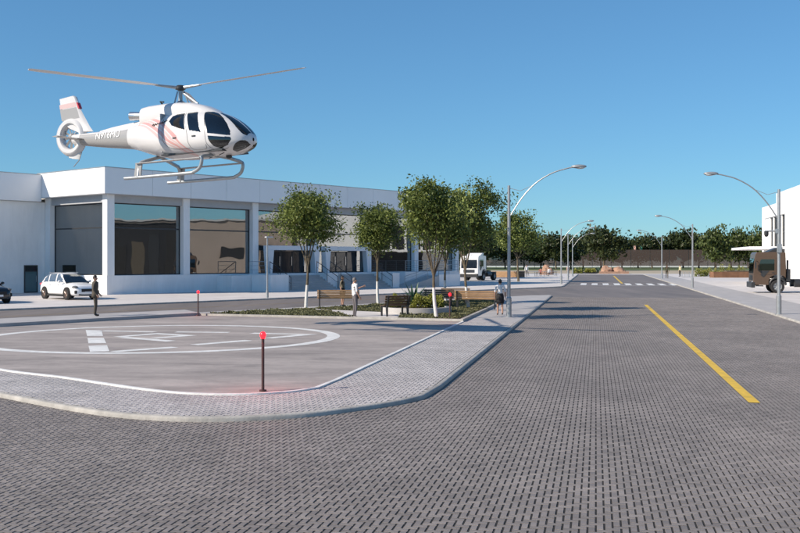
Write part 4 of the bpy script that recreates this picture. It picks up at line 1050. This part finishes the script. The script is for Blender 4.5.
# ------------------------------------------------------------------ helicopter (own frame: x forward, y to starboard side negative, z up)
HS = .891
hel = bpy.data.objects.new('helicopter', None); COL.objects.link(hel)
tag(hel, 'white and pink helicopter with shrouded tail rotor hovering over the helipad', 'helicopter')
hel.location = (-7.141, 32.333, 5.272); hel.scale = (HS, HS, HS)
hel.rotation_euler = Matrix.Rotation(-.5058, 3, 'Z').to_4x4().to_3x3().to_euler()
hel.rotation_euler = (Matrix.Rotation(-.5058, 3, 'Z') @ Matrix.Rotation(-.024, 3, 'Y')).to_euler()
def hp(L, lat, z): return (3.3 - L, -lat, z)       # lat > 0: starboard, the side in view
SEC = np.array([(0, .05, 1.10, 1.22, 1.16), (.06, .26, .99, 1.36, 1.15), (.18, .46, .89, 1.50, 1.14), (.4, .66, .80, 1.70, 1.14), (.7, .82, .73, 1.92, 1.15), (1.1, .94, .68, 2.13, 1.18),
    (1.6, 1.01, .65, 2.30, 1.22), (2.2, 1.03, .64, 2.40, 1.26), (2.9, 1.02, .65, 2.43, 1.32), (3.5, .98, .70, 2.42, 1.38), (4.1, .88, .82, 2.38, 1.46), (4.7, .72, .98, 2.30, 1.56),
    (5.2, .54, 1.14, 2.20, 1.64), (5.6, .43, 1.24, 2.13, 1.68), (6.1, .36, 1.31, 2.09, 1.72), (7.0, .30, 1.42, 2.07, 1.77), (8.0, .24, 1.56, 2.07, 1.84), (8.75, .2, 1.68, 2.08, 1.9)])
def smooth_interp(L, c):
    # local cubic through the stations so the skin has no facets
    x = SEC[:, 0]; y = SEC[:, c]; i = int(np.clip(np.searchsorted(x, L) - 1, 0, len(x) - 2))
    def slope(j):
        if j <= 0: return (y[1] - y[0]) / (x[1] - x[0])
        if j >= len(x) - 1: return (y[-1] - y[-2]) / (x[-1] - x[-2])
        a, b = (y[j] - y[j - 1]) / (x[j] - x[j - 1]), (y[j + 1] - y[j]) / (x[j + 1] - x[j])
        return 0 if a * b <= 0 else 2 * a * b / (a + b)
    h = x[i + 1] - x[i]; t = (L - x[i]) / h; m0, m1 = slope(i) * h, slope(i + 1) * h
    return (2 * t ** 3 - 3 * t * t + 1) * y[i] + (t ** 3 - 2 * t * t + t) * m0 + (3 * t * t - 2 * t ** 3) * y[i + 1] + (t ** 3 - t * t) * m1
NE = 2.25
Ls = np.concatenate([np.linspace(0, .3, 24, endpoint=False), np.linspace(.3, 5.0, 300, endpoint=False), np.linspace(5.0, 8.75, 60)])
NT = 400
def fus_grid(grow=0., Ls=Ls):
    V = np.zeros((len(Ls), NT, 3)); TH = (np.arange(NT) / NT) * 2 * math.pi
    for i, L in enumerate(Ls):
        hw, zb, zt, zc = [smooth_interp(L, c) for c in (1, 2, 3, 4)]
        c, s = np.cos(TH), np.sin(TH)
        lat = (hw + grow) * np.sign(s) * np.abs(s) ** (2 / NE); z = zc + np.where(c > 0, zt - zc, zc - zb) * np.sign(c) * np.abs(c) ** (2 / NE) + grow * c
        V[i, :, 0] = 3.3 - L; V[i, :, 1] = -lat; V[i, :, 2] = z
    return V
FV = fus_grid()
I, J = np.meshgrid(np.arange(len(Ls) - 1), np.arange(NT), indexing='ij')
FQ = np.stack([I * NT + J, (I + 1) * NT + J, (I + 1) * NT + (J + 1) % NT, I * NT + (J + 1) % NT], -1).reshape(-1, 4)
Lc = ((Ls[:-1] + Ls[1:]) / 2)[I].ravel(); Tc = ((J + .5) / NT * 360).ravel(); side = np.where(Tc <= 180, 1, -1); Tf = np.where(Tc <= 180, Tc, 360 - Tc)
rear = [(3.10, 57), (3.05, 43), (2.9, 36), (2.56, 33), (2.25, 76), (2.56, 73), (2.92, 67)]
midw = [(2.44, 33), (2.02, 28), (1.54, 80), (2.06, 77)]
door = [(1.66, 36), (1.72, 25), (1.56, 15), (1.25, 17), (.92, 30), (.66, 46), (.5, 64), (.44, 92), (.58, 118), (.88, 131), (1.08, 118), (1.22, 94), (1.30, 75)]
chin = [(.60, 152), (.32, 110), (.2, 97), (.10, 98), (.06, 120), (.06, 168), (.6, 170)]
wsb = np.interp(Lc, [.08, .16, .3, .5, .7, .95, 1.25, 1.35], [60, 60, 47, 34, 26, 19, 13, 5])
cl = np.full(len(Lc), -1)
for n_, poly in enumerate((rear, midw, door, chin)): cl[in_poly(Lc, Tf, poly)] = n_
cl[(Lc > .08) & (Lc < 1.32) & (Tf > 2.6) & (Tf < wsb)] = 4
cl[(cl == 2) & (np.abs(Tf - (83 + (Lc - .8) * 1.)) < 2.2)] = -1
mi = np.zeros(len(Lc), int)
d1 = np.interp(Lc, [2.1, 2.64, 3.4, 4.3, 4.8], [132, 90, 62, 36, 24])
for off, w, k in ((0, 4.2, 1), (10, 3.0, 2), (19, 4.2, 1), (29, 3.0, 2)): mi[(np.abs(Tf - d1 - off) < w) & (Lc > 2.05) & (Lc < 4.9)] = k
mi[(Lc > 5.35 + .25 * np.sin(np.radians(Tf))) & (Lc < 8.3) & (Tf > 52)] = 3
fv = FV.reshape(-1, 3); cap0 = np.arange(NT)
def sub(name, mask, mats, parent, mi=None):
    F = FQ[mask]; used = np.unique(F); re = np.zeros(len(fv), int); re[used] = np.arange(len(used))
    o = mesh_np(name, fv[used], re[F], mats[0], parent, smooth=True)
    for m in mats[1:]: o.data.materials.append(MATS[m])
    if mi is not None: o.data.polygons.foreach_set('material_index', mi[mask].astype(np.int32))
    return o
fus = sub('fuselage', cl == -1, ['heli_white', 'heli_pink', 'heli_rose', 'heli_grey'], hel, mi)
for nm, n_ in (('rear_window', 0), ('passenger_window', 1), ('pilot_window', 2), ('chin_window', 3), ('windshield', 4)):
    for s in (1, -1):
        m_ = (cl == n_) & (side == s)
        if n_ == 2:
            sub('pilot_window', m_ & (Tf < 83), ['heli_glass'], hel); sub('lower_window', m_ & (Tf >= 83), ['heli_glass'], hel)
        else: sub(nm, m_, ['heli_glass'], hel)
# cabin inside
mb = MB(); mb.box(hp(2.2, 0, .80), (2.8, 1.5, .06)); mb.build('cabin_floor', 'dark_metal', hel)
mb = MB(); mb.box(hp(3.55, 0, 1.6), (.06, 1.6, 1.4)); mb.build('cabin_bulkhead', 'heli_grey', hel)
mb = MB(); mb.box(hp(.75, 0, 1.12), (.5, .8, .34)); mb.box(hp(.9, 0, 1.4), (.18, .7, .3)); mb.build('instrument_panel', 'dark_metal', hel, bevel=.03)
for L_, lat in ((1.65, .5), (1.65, -.5), (1.65, 0), (2.75, .45), (2.75, -.45)):
    mb = MB(); mb.box(hp(L_, lat, 1.1), (.45, .42, .14)); mb.box(hp(L_ + .25, lat, 1.45), (.12, .42, .72), rot=Matrix.Rotation(R(-8), 3, 'Y')); mb.box(hp(L_ + .29, lat, 1.88), (.09, .24, .16)); mb.build('seat', 'dark_metal', hel, bevel=.03)
# engine cowling with exhaust, dorsal fairing
def loft2(secs, n=36, e=3.2):
    mb = MB(); vs = []
    for (L, hw, zb, zt) in secs:
        for k in range(n):
            th = 2 * math.pi * k / n; c, s = math.cos(th), math.sin(th)
            vs.append(hp(L, hw * math.copysign(abs(c) ** (2 / e), c), (zb + zt) / 2 + (zt - zb) / 2 * math.copysign(abs(s) ** (2 / e), s)))
    K = len(secs); mb.add(vs, [(i * n + k, i * n + (k + 1) % n, (i + 1) * n + (k + 1) % n, (i + 1) * n + k) for i in range(K - 1) for k in range(n)] + [tuple(range(n)), tuple(reversed(range((K - 1) * n, K * n)))]); return mb
cw = loft2([(1.25, .2, 2.0, 2.14), (1.6, .40, 1.9, 2.36), (2.0, .50, 1.9, 2.54), (2.5, .57, 1.9, 2.68), (3.1, .60, 1.9, 2.75), (3.8, .60, 1.9, 2.77), (4.5, .58, 1.9, 2.76), (4.82, .55, 1.9, 2.73), (4.86, .50, 1.95, 2.68)]).build('engine_cowling', 'heli_white', hel, smooth=True)
loft2([(5.0, .26, 1.9, 2.28), (5.6, .24, 1.9, 2.25), (6.6, .18, 1.9, 2.18), (7.3, .12, 1.9, 2.1), (7.4, .05, 1.9, 2.05)]).build('dorsal_fairing', 'heli_white', hel, smooth=True)
mb = MB(); mb.tube([hp(4.55, .12, 2.42), hp(5.15, .2, 2.44), hp(5.5, .3, 2.46)], [.17, .16, .165], 18, cap=False); mb.tube([hp(5.49, .3, 2.46), hp(5.3, .26, 2.45)], [.145, .12], 18); mb.build('exhaust_pipe', 'chrome', hel, smooth=True)
mb = MB(); mb.tube([hp(3.9, .30, 2.74), hp(3.95, .36, 2.84), hp(3.75, .40, 2.80)], .03, 8); mb.build('engine_vent', 'dark_metal', cw, smooth=True)
# rotor
mb = MB(); mb.lathe([(.20, 2.70), (.16, 2.80), (.075, 2.86), (.07, 3.28)], 18, Matrix.Translation((0, 0, 0))); mb.build('rotor_mast', 'galv', hel, smooth=True)
mb = MB()
for a in (25, 145, 265):
    ca, sa = math.cos(R(a)), math.sin(R(a)); mb.tube([(.30 * ca, .30 * sa, 2.74), (.14 * ca, .14 * sa, 3.18)], .028, 8)
mb.tube([(.75, .08, 2.68), (.12, .05, 3.12)], .05, 8); mb.build('control_rod', 'galv', hel, smooth=True)
hub = MB(); hub.lathe([(.001, 3.44), (.13, 3.42), (.19, 3.36), (.19, 3.28), (.1, 3.24), (.06, 3.2)], 20); hub = hub.build('rotor_hub', 'dark_metal', hel, smooth=True)
for a in (117, 357, 237):
    # measured from the nose towards starboard
    d = Vector((math.cos(R(a)), -math.sin(R(a)), 0)); q = Vector((-d.y, d.x, 0)); mb = MB()
    g_ = MB(); g_.tube([d * .1 + Vector((0, 0, 3.33)), d * .55 + Vector((0, 0, 3.345)), d * .95 + Vector((0, 0, 3.355))], [.065, .05, .035], 8); g_.build('blade_grip', 'galv', hub, smooth=True)
    vs = []; st = [(.85, .06, .02), (1.25, .13, .022), (1.6, .15, .02), (5.0, .15, .014), (5.3, .13, .012), (5.38, .07, .01)]
    for r, c, th in st:
        z = 3.35 + .018 * r + .0016 * r * r
        for (u, w) in ((-.5, 0), (-.2, .9), (.25, .8), (.5, .1), (.25, -.8), (-.2, -.9)): vs.append(d * r + q * (u * 2 * c) + Vector((0, 0, z + w * th + u * .03)))
    mb.add(vs, [(i * 6 + k, i * 6 + (k + 1) % 6, (i + 1) * 6 + (k + 1) % 6, (i + 1) * 6 + k) for i in range(5) for k in range(6)] + [tuple(range(6)), tuple(range(30, 36))])
    mb.build('rotor_blade', 'blade', hel, smooth=True)
# tail: shrouded fan, fin, stabiliser
FL, FZ = 8.9, 2.0
Mx = Matrix.Translation(hp(FL, 0, FZ)) @ Matrix.Rotation(R(90), 4, 'X')
mb = MB(); out = [(.62, -.17), (.70, -.12), (.755, 0), (.70, .12), (.62, .17), (.53, .165), (.49, .12), (.48, 0), (.49, -.12), (.53, -.165), (.62, -.17)]
n_ = 48; vs = []
for (r, z_) in out:
    for k in range(n_):
        th = 2 * math.pi * k / n_; c, s = math.cos(th), math.sin(th); rr = r
        if r > .56: rr = r * (1 + .10 * max(0, -c) ** 2 + .13 * max(0, s) ** 3 * 0 + .05 * max(0, -s) ** 2)
        vs.append(Vector((3.3 - FL + rr * c, z_, FZ + rr * s)))
mb.add(vs, [(i * n_ + k, i * n_ + (k + 1) % n_, (i + 1) * n_ + (k + 1) % n_, (i + 1) * n_ + k) for i in range(len(out) - 1) for k in range(n_)])
sh = mb.build('tail_shroud', 'heli_white', hel, smooth=True)
fan = MB(); fan.lathe([(.001, .14), (.10, .12), (.14, .05), (.14, -.12), (.001, -.14)], 20, Mx); fan = fan.build('fan_hub', 'heli_grey', hel, smooth=True)
for k in range(10):
    a = 2 * math.pi * k / 10 + .15; u = Vector((math.cos(a), 0, math.sin(a))); w = Vector((-math.sin(a), .55, math.cos(a))).normalized(); c = Vector(hp(FL, 0, FZ)); mb = MB()
    mb.add([c + u * .12 - w * .045, c + u * .12 + w * .045, c + u * .47 + w * .05, c + u * .47 - w * .05], [(0, 1, 2, 3)]); t_ = w.cross(u) * .008
    mb.add([c + u * .12 - w * .045 + t_, c + u * .12 + w * .045 + t_, c + u * .47 + w * .05 + t_, c + u * .47 - w * .05 + t_], [(0, 1, 2, 3)]); mb.build('fan_blade', 'heli_grey', fan)
for a in (40, 160, 280):
    mb = MB(); c = Vector(hp(FL, -.08, FZ)); mb.tube([c, c + Vector((.49 * math.cos(R(a)), 0, .49 * math.sin(R(a))))], .018, 6); mb.build('fan_strut', 'heli_grey', fan)
def finpart(name, poly, th, m, parent):
    mb = MB(); P = [(3.3 - L, z) for L, z in poly]; n = len(P); cx_ = sum(p[0] for p in P) / n; cz_ = sum(p[1] for p in P) / n
    vs = [(x, 0, z) for x, z in P] + [(cx_ + (x - cx_) * .78, s * th, cz_ + (z - cz_) * .96) for s in (1, -1) for x, z in P]
    fs = [(i, (i + 1) % n, n + (i + 1) % n, n + i) for i in range(n)] + [((i + 1) % n, i, 2 * n + i, 2 * n + (i + 1) % n) for i in range(n)] + [tuple(range(n, 2 * n)), tuple(reversed(range(2 * n, 3 * n)))]
    mb.add(vs, fs); return mb.build(name, m, parent, smooth=True)
fin = finpart('tail_fin', [(7.75, 2.12), (7.95, 2.35), (8.35, 2.95), (8.66, 3.58), (8.80, 3.63), (9.58, 3.57), (9.52, 3.2), (9.38, 2.5), (9.0, 2.3), (8.4, 2.1)], .085, 'heli_white', hel)
def band(name, poly, th, m):
    mb = MB(); mb.prism([(3.3 - L, z) for L, z in poly], -th, th, 'y'); mb.build(name, m, fin)
band('fin_stripe', [(8.63, 3.34), (9.5, 3.30), (9.47, 3.12), (8.56, 3.16)], .0885, 'heli_rose')
band('fin_panel', [(8.56, 3.14), (9.47, 3.10), (9.38, 2.66), (8.40, 2.70)], .088, 'heli_grey')
band('anti_collision_patch', [(8.52, 3.32), (8.60, 3.32), (8.50, 3.08), (8.41, 3.08)], .075, 'heli_red')
finpart('lower_fin', [(8.45, 1.40), (9.15, 1.34), (9.1, 1.18), (8.85, 1.12), (8.5, 1.08)], .05, 'heli_white', hel)
mb = MB(); mb.tube([hp(8.4, 0, 1.36), hp(8.55, 0, 1.05), hp(8.85, 0, .82)], .018, 6); mb.build('tail_bumper', 'galv', hel, smooth=True)
mb = MB(); vs = []
for lat, c0, c1 in ((-1.35, 8.18, 8.55), (-.2, 8.02, 8.58), (.2, 8.02, 8.58), (1.35, 8.18, 8.55)):
    for (u, w) in ((0, 0), (.3, .035), (1, 0), (.4, -.03)): vs.append(hp(c0 + (c1 - c0) * u, lat, 1.83 + w))
mb.add(vs, [(i * 4 + k, i * 4 + (k + 1) % 4, (i + 1) * 4 + (k + 1) % 4, (i + 1) * 4 + k) for i in range(3) for k in range(4)] + [(0, 1, 2, 3), (12, 13, 14, 15)]); mb.build('stabiliser', 'heli_grey', hel, smooth=True)
# landing skids
for s in (1, -1):
    P = [(5.0, 0.03), (4.7, .02), (2.1, .02), (1.75, .05), (1.48, .18), (1.38, .42), (1.42, .56)]
    mb = MB(); mb.tube([hp(L, s * 1.15, z) for L, z in catmull(P, 4)], .062, 12); sk_ = mb.build('skid', 'galv', hel, smooth=True)
    for L_ in (4.35,):
        mb = MB(); mb.tube([hp(L_, s * 1.15, .02), hp(L_, s * 1.07, .48), hp(L_, s * .98, .58), hp(L_, s * .5, .72), hp(L_, 0, .86)], [.075, .075, .07, .065, .065], 10); mb.build('cross_tube', 'galv', hel, smooth=True)
    mb = MB(); mb.tube([hp(1.42, s * 1.15, .54), hp(1.46, s * 1.0, .60), hp(1.5, s * .5, .66), hp(1.5, 0, .68)], .065, 10); mb.build('cross_tube', 'galv', hel, smooth=True)
    mb = MB(); mb.box(hp(2.9, s * 1.13, .52), (3.0, .24, .035)); mb.build('footboard', 'heli_grey', hel, bevel=.01)
    mb = MB(); mb.box(hp(4.35, s * 1.14, .27), (.30, .05, .5), rot=Matrix.Rotation(R(10), 3, 'Y')); mb.build('skid_brace', 'heli_grey', hel)
for L_, lat in ((1.84, 1.03), (2.72, 1.03)):
    for s in (1, -1):
        mb = MB(); mb.box(hp(L_, s * lat, 1.33), (.16, .03, .05)); mb.build('door_handle', 'dark_metal', hel, bevel=.01)
mb = MB(); mb.ellipsoid(hp(1.1, 0, .64), (.12, .1, .08), 14, 8); mb.build('landing_light', 'dark_metal', hel, smooth=True)
mb = MB(); mb.tube([hp(.9, .5, .72), hp(1.1, .62, .62), hp(1.5, .6, .56)], .014, 6); mb.build('antenna', 'dark_metal', hel, smooth=True)
# writing on the tail boom and the small script mark behind the rear window
def text_mesh(name, body, size, m, parent):
    cu = bpy.data.curves.new('txt', 'FONT'); cu.body = body; cu.size = size; cu.extrude = .002; cu.resolution_u = 3
    ob = bpy.data.objects.new('txt', cu); COL.objects.link(ob); dg = bpy.context.evaluated_depsgraph_get(); me = bpy.data.meshes.new_from_object(ob.evaluated_get(dg)); bpy.data.objects.remove(ob)
    bm = bmesh.new(); bm.from_mesh(me); bmesh.ops.triangulate(bm, faces=bm.faces)
    for _ in range(2): bmesh.ops.subdivide_edges(bm, edges=[e for e in bm.edges if e.calc_length() > .05], cuts=2, use_grid_fill=False); bmesh.ops.triangulate(bm, faces=bm.faces)
    bm.to_mesh(me); bm.free()
    me.materials.clear(); me.materials.append(MATS[m]); o = bpy.data.objects.new(name, me); COL.objects.link(o); o.parent = parent; return o
mat('reg_white', (.85, .85, .85), .4)
def wrap(o, L0, zmid, scale_z=1., slope=0.):
    """bend flat lettering round the skin on the starboard side: text x runs towards the nose"""
    for v in o.data.vertices:
        L = L0 - v.co.x; z = zmid + v.co.y * scale_z + slope * v.co.x
        hw, zb, zt, zc = [smooth_interp(L, c) for c in (1, 2, 3, 4)]
        q = min(.999, abs((z - zc) / ((zt - zc) if z > zc else (zc - zb)))); lat = hw * (1 - q ** NE) ** (1 / NE) + .016 + v.co.z
        v.co = hp(L, lat, z)
tx_ = text_mesh('registration', 'N916MU', .36, 'reg_white', hel); wrap(tx_, 7.35, 1.74, 1., -.012)
sg = MB()
P = [(0, 0), (.04, .07), (.08, .02), (.1, -.03), (.13, .03), (.17, .06), (.2, 0), (.24, .02), (.28, .05), (.32, .01), (.4, .025), (.46, .02), (.5, .05), (.52, .14), (.5, .02), (.56, .01), (.6, .06), (.63, .02), (.67, .05), (.72, .08)]
sg.tube([(a, b, 0) for a, b in catmull(P, 3)], .011, 5); sg = sg.build('script_mark', 'hair', hel); wrap(sg, 3.92, 1.88, 1., .10)
# door seams on the skin
def skin_pt(L, th, s, off=.002):
    hw, zb, zt, zc = [smooth_interp(L, c) for c in (1, 2, 3, 4)]; c, sn = math.cos(R(th)), math.sin(R(th))
    return hp(L, s * (hw * abs(sn) ** (2 / NE) + off), zc + (zt - zc if c > 0 else zc - zb) * math.copysign(abs(c) ** (2 / NE), c) + off * c)
mat('seam', (.10, .10, .10), .6)
for s in (1, -1):
    for P in ([(1.70, 30), (1.46, 60), (1.36, 85), (1.30, 110), (1.16, 130), (.9, 140), (.62, 132)], [(2.52, 29), (2.40, 52), (2.16, 80), (2.08, 105), (1.95, 125), (1.45, 126), (1.36, 108)], [(3.3, 50), (3.34, 75), (3.25, 100), (2.9, 118), (2.1, 118)]):
        mb = MB(); mb.tube([skin_pt(L, th, s) for L, th in catmull(P, 6)], .007, 5); mb.build('door_seam', 'seam', fus, smooth=True)
# ------------------------------------------------------------------ far side: fence, rocks, planters, flags, picnic tables
def fence_mat():
    m = bpy.data.materials.new('fence_mesh'); m.use_nodes = True; nt = m.node_tree; L = nt.links
    b = nt.nodes['Principled BSDF']; b.inputs['Base Color'].default_value = (.115, .082, .07, 1); b.inputs['Roughness'].default_value = .9
    b.inputs['Alpha'].default_value = .66; MATS['fence_mesh'] = m
fence_mat()
FD = 308.
fe = thing('fence', 'tall brown mesh fence before the tree row at the far end', 'fence', (0, FD, -.06))
for k in range(24):
    x0 = 6 + k * 6.
    mb = MB(); mb.box((x0 + 3, 0, 3.35), (5.88, .03, 5.0)); mb.build('mesh_panel', 'fence_mesh', fe)
    mb = MB(); mb.tube([(x0, 0, -.1), (x0, 0, 5.95)], .06, 6); mb.build('post', 'dark_metal', fe)
lw = slab('pale_wall', [(-40, 365), (220, 350), (220, 352), (-40, 367)], -.1, 2.7, 'pale_far', kind=None); tag(lw, 'long low pale wall glimpsed between the trunks behind the fence', 'wall')
slab('grass_strip', [(-60, 252), (260, 245), (260, 600), (-60, 600)], -.08, -.03, 'grass')
def boulder(name, label, loc, r, seed, m='rock', group=None, cat='rock'):
    bm = bmesh.new(); bmesh.ops.create_icosphere(bm, subdivisions=3, radius=1); g = random.Random(seed); ph = [g.uniform(0, 6) for _ in range(6)]
    for v in bm.verts:
        c = v.co; f = 1 + .13 * math.sin(3 * c.x + ph[0]) * math.cos(3 * c.y + ph[1]) + .10 * math.sin(6 * c.z + ph[2] + 3 * c.x) + .07 * math.sin(9 * c.y + ph[3]) * math.sin(8 * c.x + ph[4])
        v.co = Vector((c.x * f * r[0], c.y * f * r[1], max(-.2, c.z) * f * r[2]))
    me = bpy.data.meshes.new(name); bm.to_mesh(me); bm.free(); me.materials.append(MATS[m])
    o = bpy.data.objects.new(name, me); COL.objects.link(o); o.location = loc; o.rotation_euler = (0, 0, seed); return tag(o, label, cat, group)
def P_(px, d): return ((px - 400) * d / 987, d)
boulder('boulder', 'left terracotta rock of the pair at the end of the road', P_(606.5, 185) + (.0,), (1.3, 1.1, 1.5), 2, group='terracotta rocks')
boulder('boulder', 'right terracotta rock of the pair at the end of the road', P_(619, 185) + (.0,), (1.7, 1.2, 1.45), 5, group='terracotta rocks')
rp2 = slab('rock_plinth', [P_(599, 182.5), P_(629, 182.5), P_(629, 187.5), P_(599, 187.5)], .03, .45, 'rock', kind=None); tag(rp2, 'low terracotta plinth under the pair of rocks', 'plinth')
boulder('boulder', 'rounded terracotta rock behind the picnic tables', P_(547, 170) + (ZS,), (1.35, 1.2, 1.5), 8, group='terracotta rocks')
pb = thing('planter', 'low dark planter of yellow-green plants at the far end left of the rocks', 'planter', P_(585, 186) + (.03,))
mb = MB(); mb.box((.9, 0, .15), (2.6, 1.4, .36)); mb.build('box', 'dark_metal', pb, bevel=.03)
for k, (px, d, r, h, lb) in enumerate([(577, 186, 1.1, .9, 'yellow-green shrub at the far end beside the left lamps'), (588.5, 185.6, .9, .7, 'yellow-green shrub in the dark planter'), (592.5, 186, .8, .7, 'second yellow-green shrub in the dark planter')]):
    shrub(lb, P_(px, d) + (.3 if k else .0,), r, h, 'leaf_yellow', 60 + k, 500, .16, 'far shrubs')
rosette('palm_plant', 'broad-leaved green plant behind the yellow shrubs at the far end', 'plant', P_(581, 190) + (.03,), 14, 2.3, .22, 'leaf_bright', 9)
rosette('palm_plant', 'spiky pale plant left of the terracotta rock pair', 'plant', P_(598, 189) + (.03,), 16, 1.9, .1, 'leaf_agave', 12)
# right: rust-red planter wall, yellow shrubs, bicycle rack
pw = thing('planter_wall', 'long rust-red planter wall left of the brown truck', 'planter', P_(737, 141) + (ZS,), R(3))
mb = MB(); mb.box((0, 0, .4), (7.4, 1.6, .85)); mb.build('wall', 'corten', pw, bevel=.02)
mb = MB(); mb.box((.9, 0, .9), (5.2, 1.3, .18)); mb.build('soil', 'soil', pw)
for k, px in enumerate((699, 704, 709, 715.5)):
    shrub(['leftmost yellow shrub beside the bicycle rack', 'second yellow shrub left of the rust-red wall', 'third yellow shrub left of the rust-red wall', 'yellow shrub touching the left end of the rust-red wall'][k], P_(px, 150 + k) + (ZS,), .75, 1.35 - .15 * (k % 2), 'leaf_yellow', 80 + k, 420, .11, 'yellow shrubs on the right')
for k, px in enumerate((722, 730, 741)):
    shrub(['yellow shrub growing above the left part of the rust-red wall', 'yellow shrub growing above the middle of the rust-red wall', 'yellow shrub growing above the right part of the rust-red wall'][k], P_(px, 149) + (ZS,), .8, 1.75, 'leaf_yellow', 90 + k, 360, .11, 'yellow shrubs on the right')
br = thing('bicycle_rack', 'low metal bicycle rack beside the person in the cream top', 'rack', P_(687, 144) + (ZS,))
for k in range(4):
    mb = MB(); x = -.75 + k * .5; mb.tube([(x, -.3, 0), (x, -.3, .75), (x, .3, .75), (x, .3, 0)], .03, 6); mb.build('hoop', 'galv', br, smooth=True)
mb = MB(); mb.tube([(-.8, -.3, .03), (.8, -.3, .03)], .03, 6); mb.build('foot_rail', 'galv', br)
# flags
for px, d, hgt, m, lb in ((633.5, 314, 7.4, 'flag_pink', 'pink and white flag on a pole beyond the fence'), (640, 315, 7.4, 'flag_green', 'green flag on a pole beyond the fence right of the pink one'), (548.5, 314, 7.2, 'flag_green', 'green flag on a pole beyond the left lamps')):
    f_ = thing('flag', lb, 'flag', P_(px, d) + (-.06,), 0, 'flags beyond the fence')
    mb = MB(); mb.tube([(0, 0, -.1), (0, 0, hgt)], [.07, .05], 8); mb.build('pole', 'galv', f_, smooth=True)
    mb = MB(); vs = []
    for i in range(7):
        for z in (hgt - .1, hgt - 2.0): vs.append((.06 + i * .13, .08 * math.sin(i * 1.1), z - .02 * i))
    mb.add(vs, [(i * 2, i * 2 + 2, i * 2 + 3, i * 2 + 1) for i in range(6)]); c_ = mb.build('cloth', m, f_, smooth=2); sm = c_.modifiers.new('thick', 'SOLIDIFY'); sm.thickness = .02
# picnic tables on the plaza
def picnic(label, px, d, rz):
    o = thing('picnic_table', label, 'table', P_(px, d) + (ZS,), rz, 'picnic tables on the plaza')
    mb = MB(); mb.box((0, 0, .74), (1.8, .75, .05)); mb.build('table_top', 'galv', o)
    for s in (-1, 1):
        mb = MB(); mb.box((0, s * .65, .45), (1.8, .28, .05)); mb.build('bench_seat', 'galv', o)
        mb = MB(); mb.tube([(s * .7, -.7, 0), (s * .7, -.2, .72)], .03, 6); mb.tube([(s * .7, .7, 0), (s * .7, .2, .72)], .03, 6); mb.tube([(s * .7, -.7, .43), (s * .7, .7, .43)], .03, 6); mb.build('leg', 'dark_metal', o)
    return o
picnic('grey picnic table nearest the person in the white top', 532.5, 150, R(5)); picnic('middle grey picnic table on the plaza', 539.5, 152, R(-8)); picnic('grey picnic table nearest the left street lamps', 551.5, 154, R(4))
person('seated person in a red top at the middle picnic table', at_px(540.5, 151.1), 151.1, ZS - .36, R(80), 'cloth_red', 'cloth_black', seat=True, height=1.7, detail=False)
person('seated person in a white top at the right picnic table', at_px(549, 153.1), 153.1, ZS - .36, R(95), 'shirt_white', 'cloth_grey', seat=True, height=1.7, detail=False)
tw = thing('timber_planter', 'long tan timber planter box behind the white truck', 'planter', P_(504.5, 143) + (ZS,), R(-4))
for k in range(4):
    mb = MB(); mb.box((0, 0, .11 + k * .215), (3.3, .9, .2)); b_ = mb.build('plank', 'wood', tw, bevel=.01)
    at = b_.data.attributes.new('tone', 'FLOAT', 'FACE'); at.data.foreach_set('value', [.3 + .15 * k] * len(b_.data.polygons))
dk = thing('tool_crate', 'low black crate at the right end of the timber planter', 'crate', P_(520.3, 142) + (ZS,), R(6))
mb = MB(); mb.box((0, 0, .42), (1.15, .8, .8)); mb.build('box', 'car_black', dk, bevel=.04)
mb = MB(); mb.box((0, 0, .85), (1.2, .85, .08)); mb.build('lid', 'dark_metal', dk, bevel=.02)
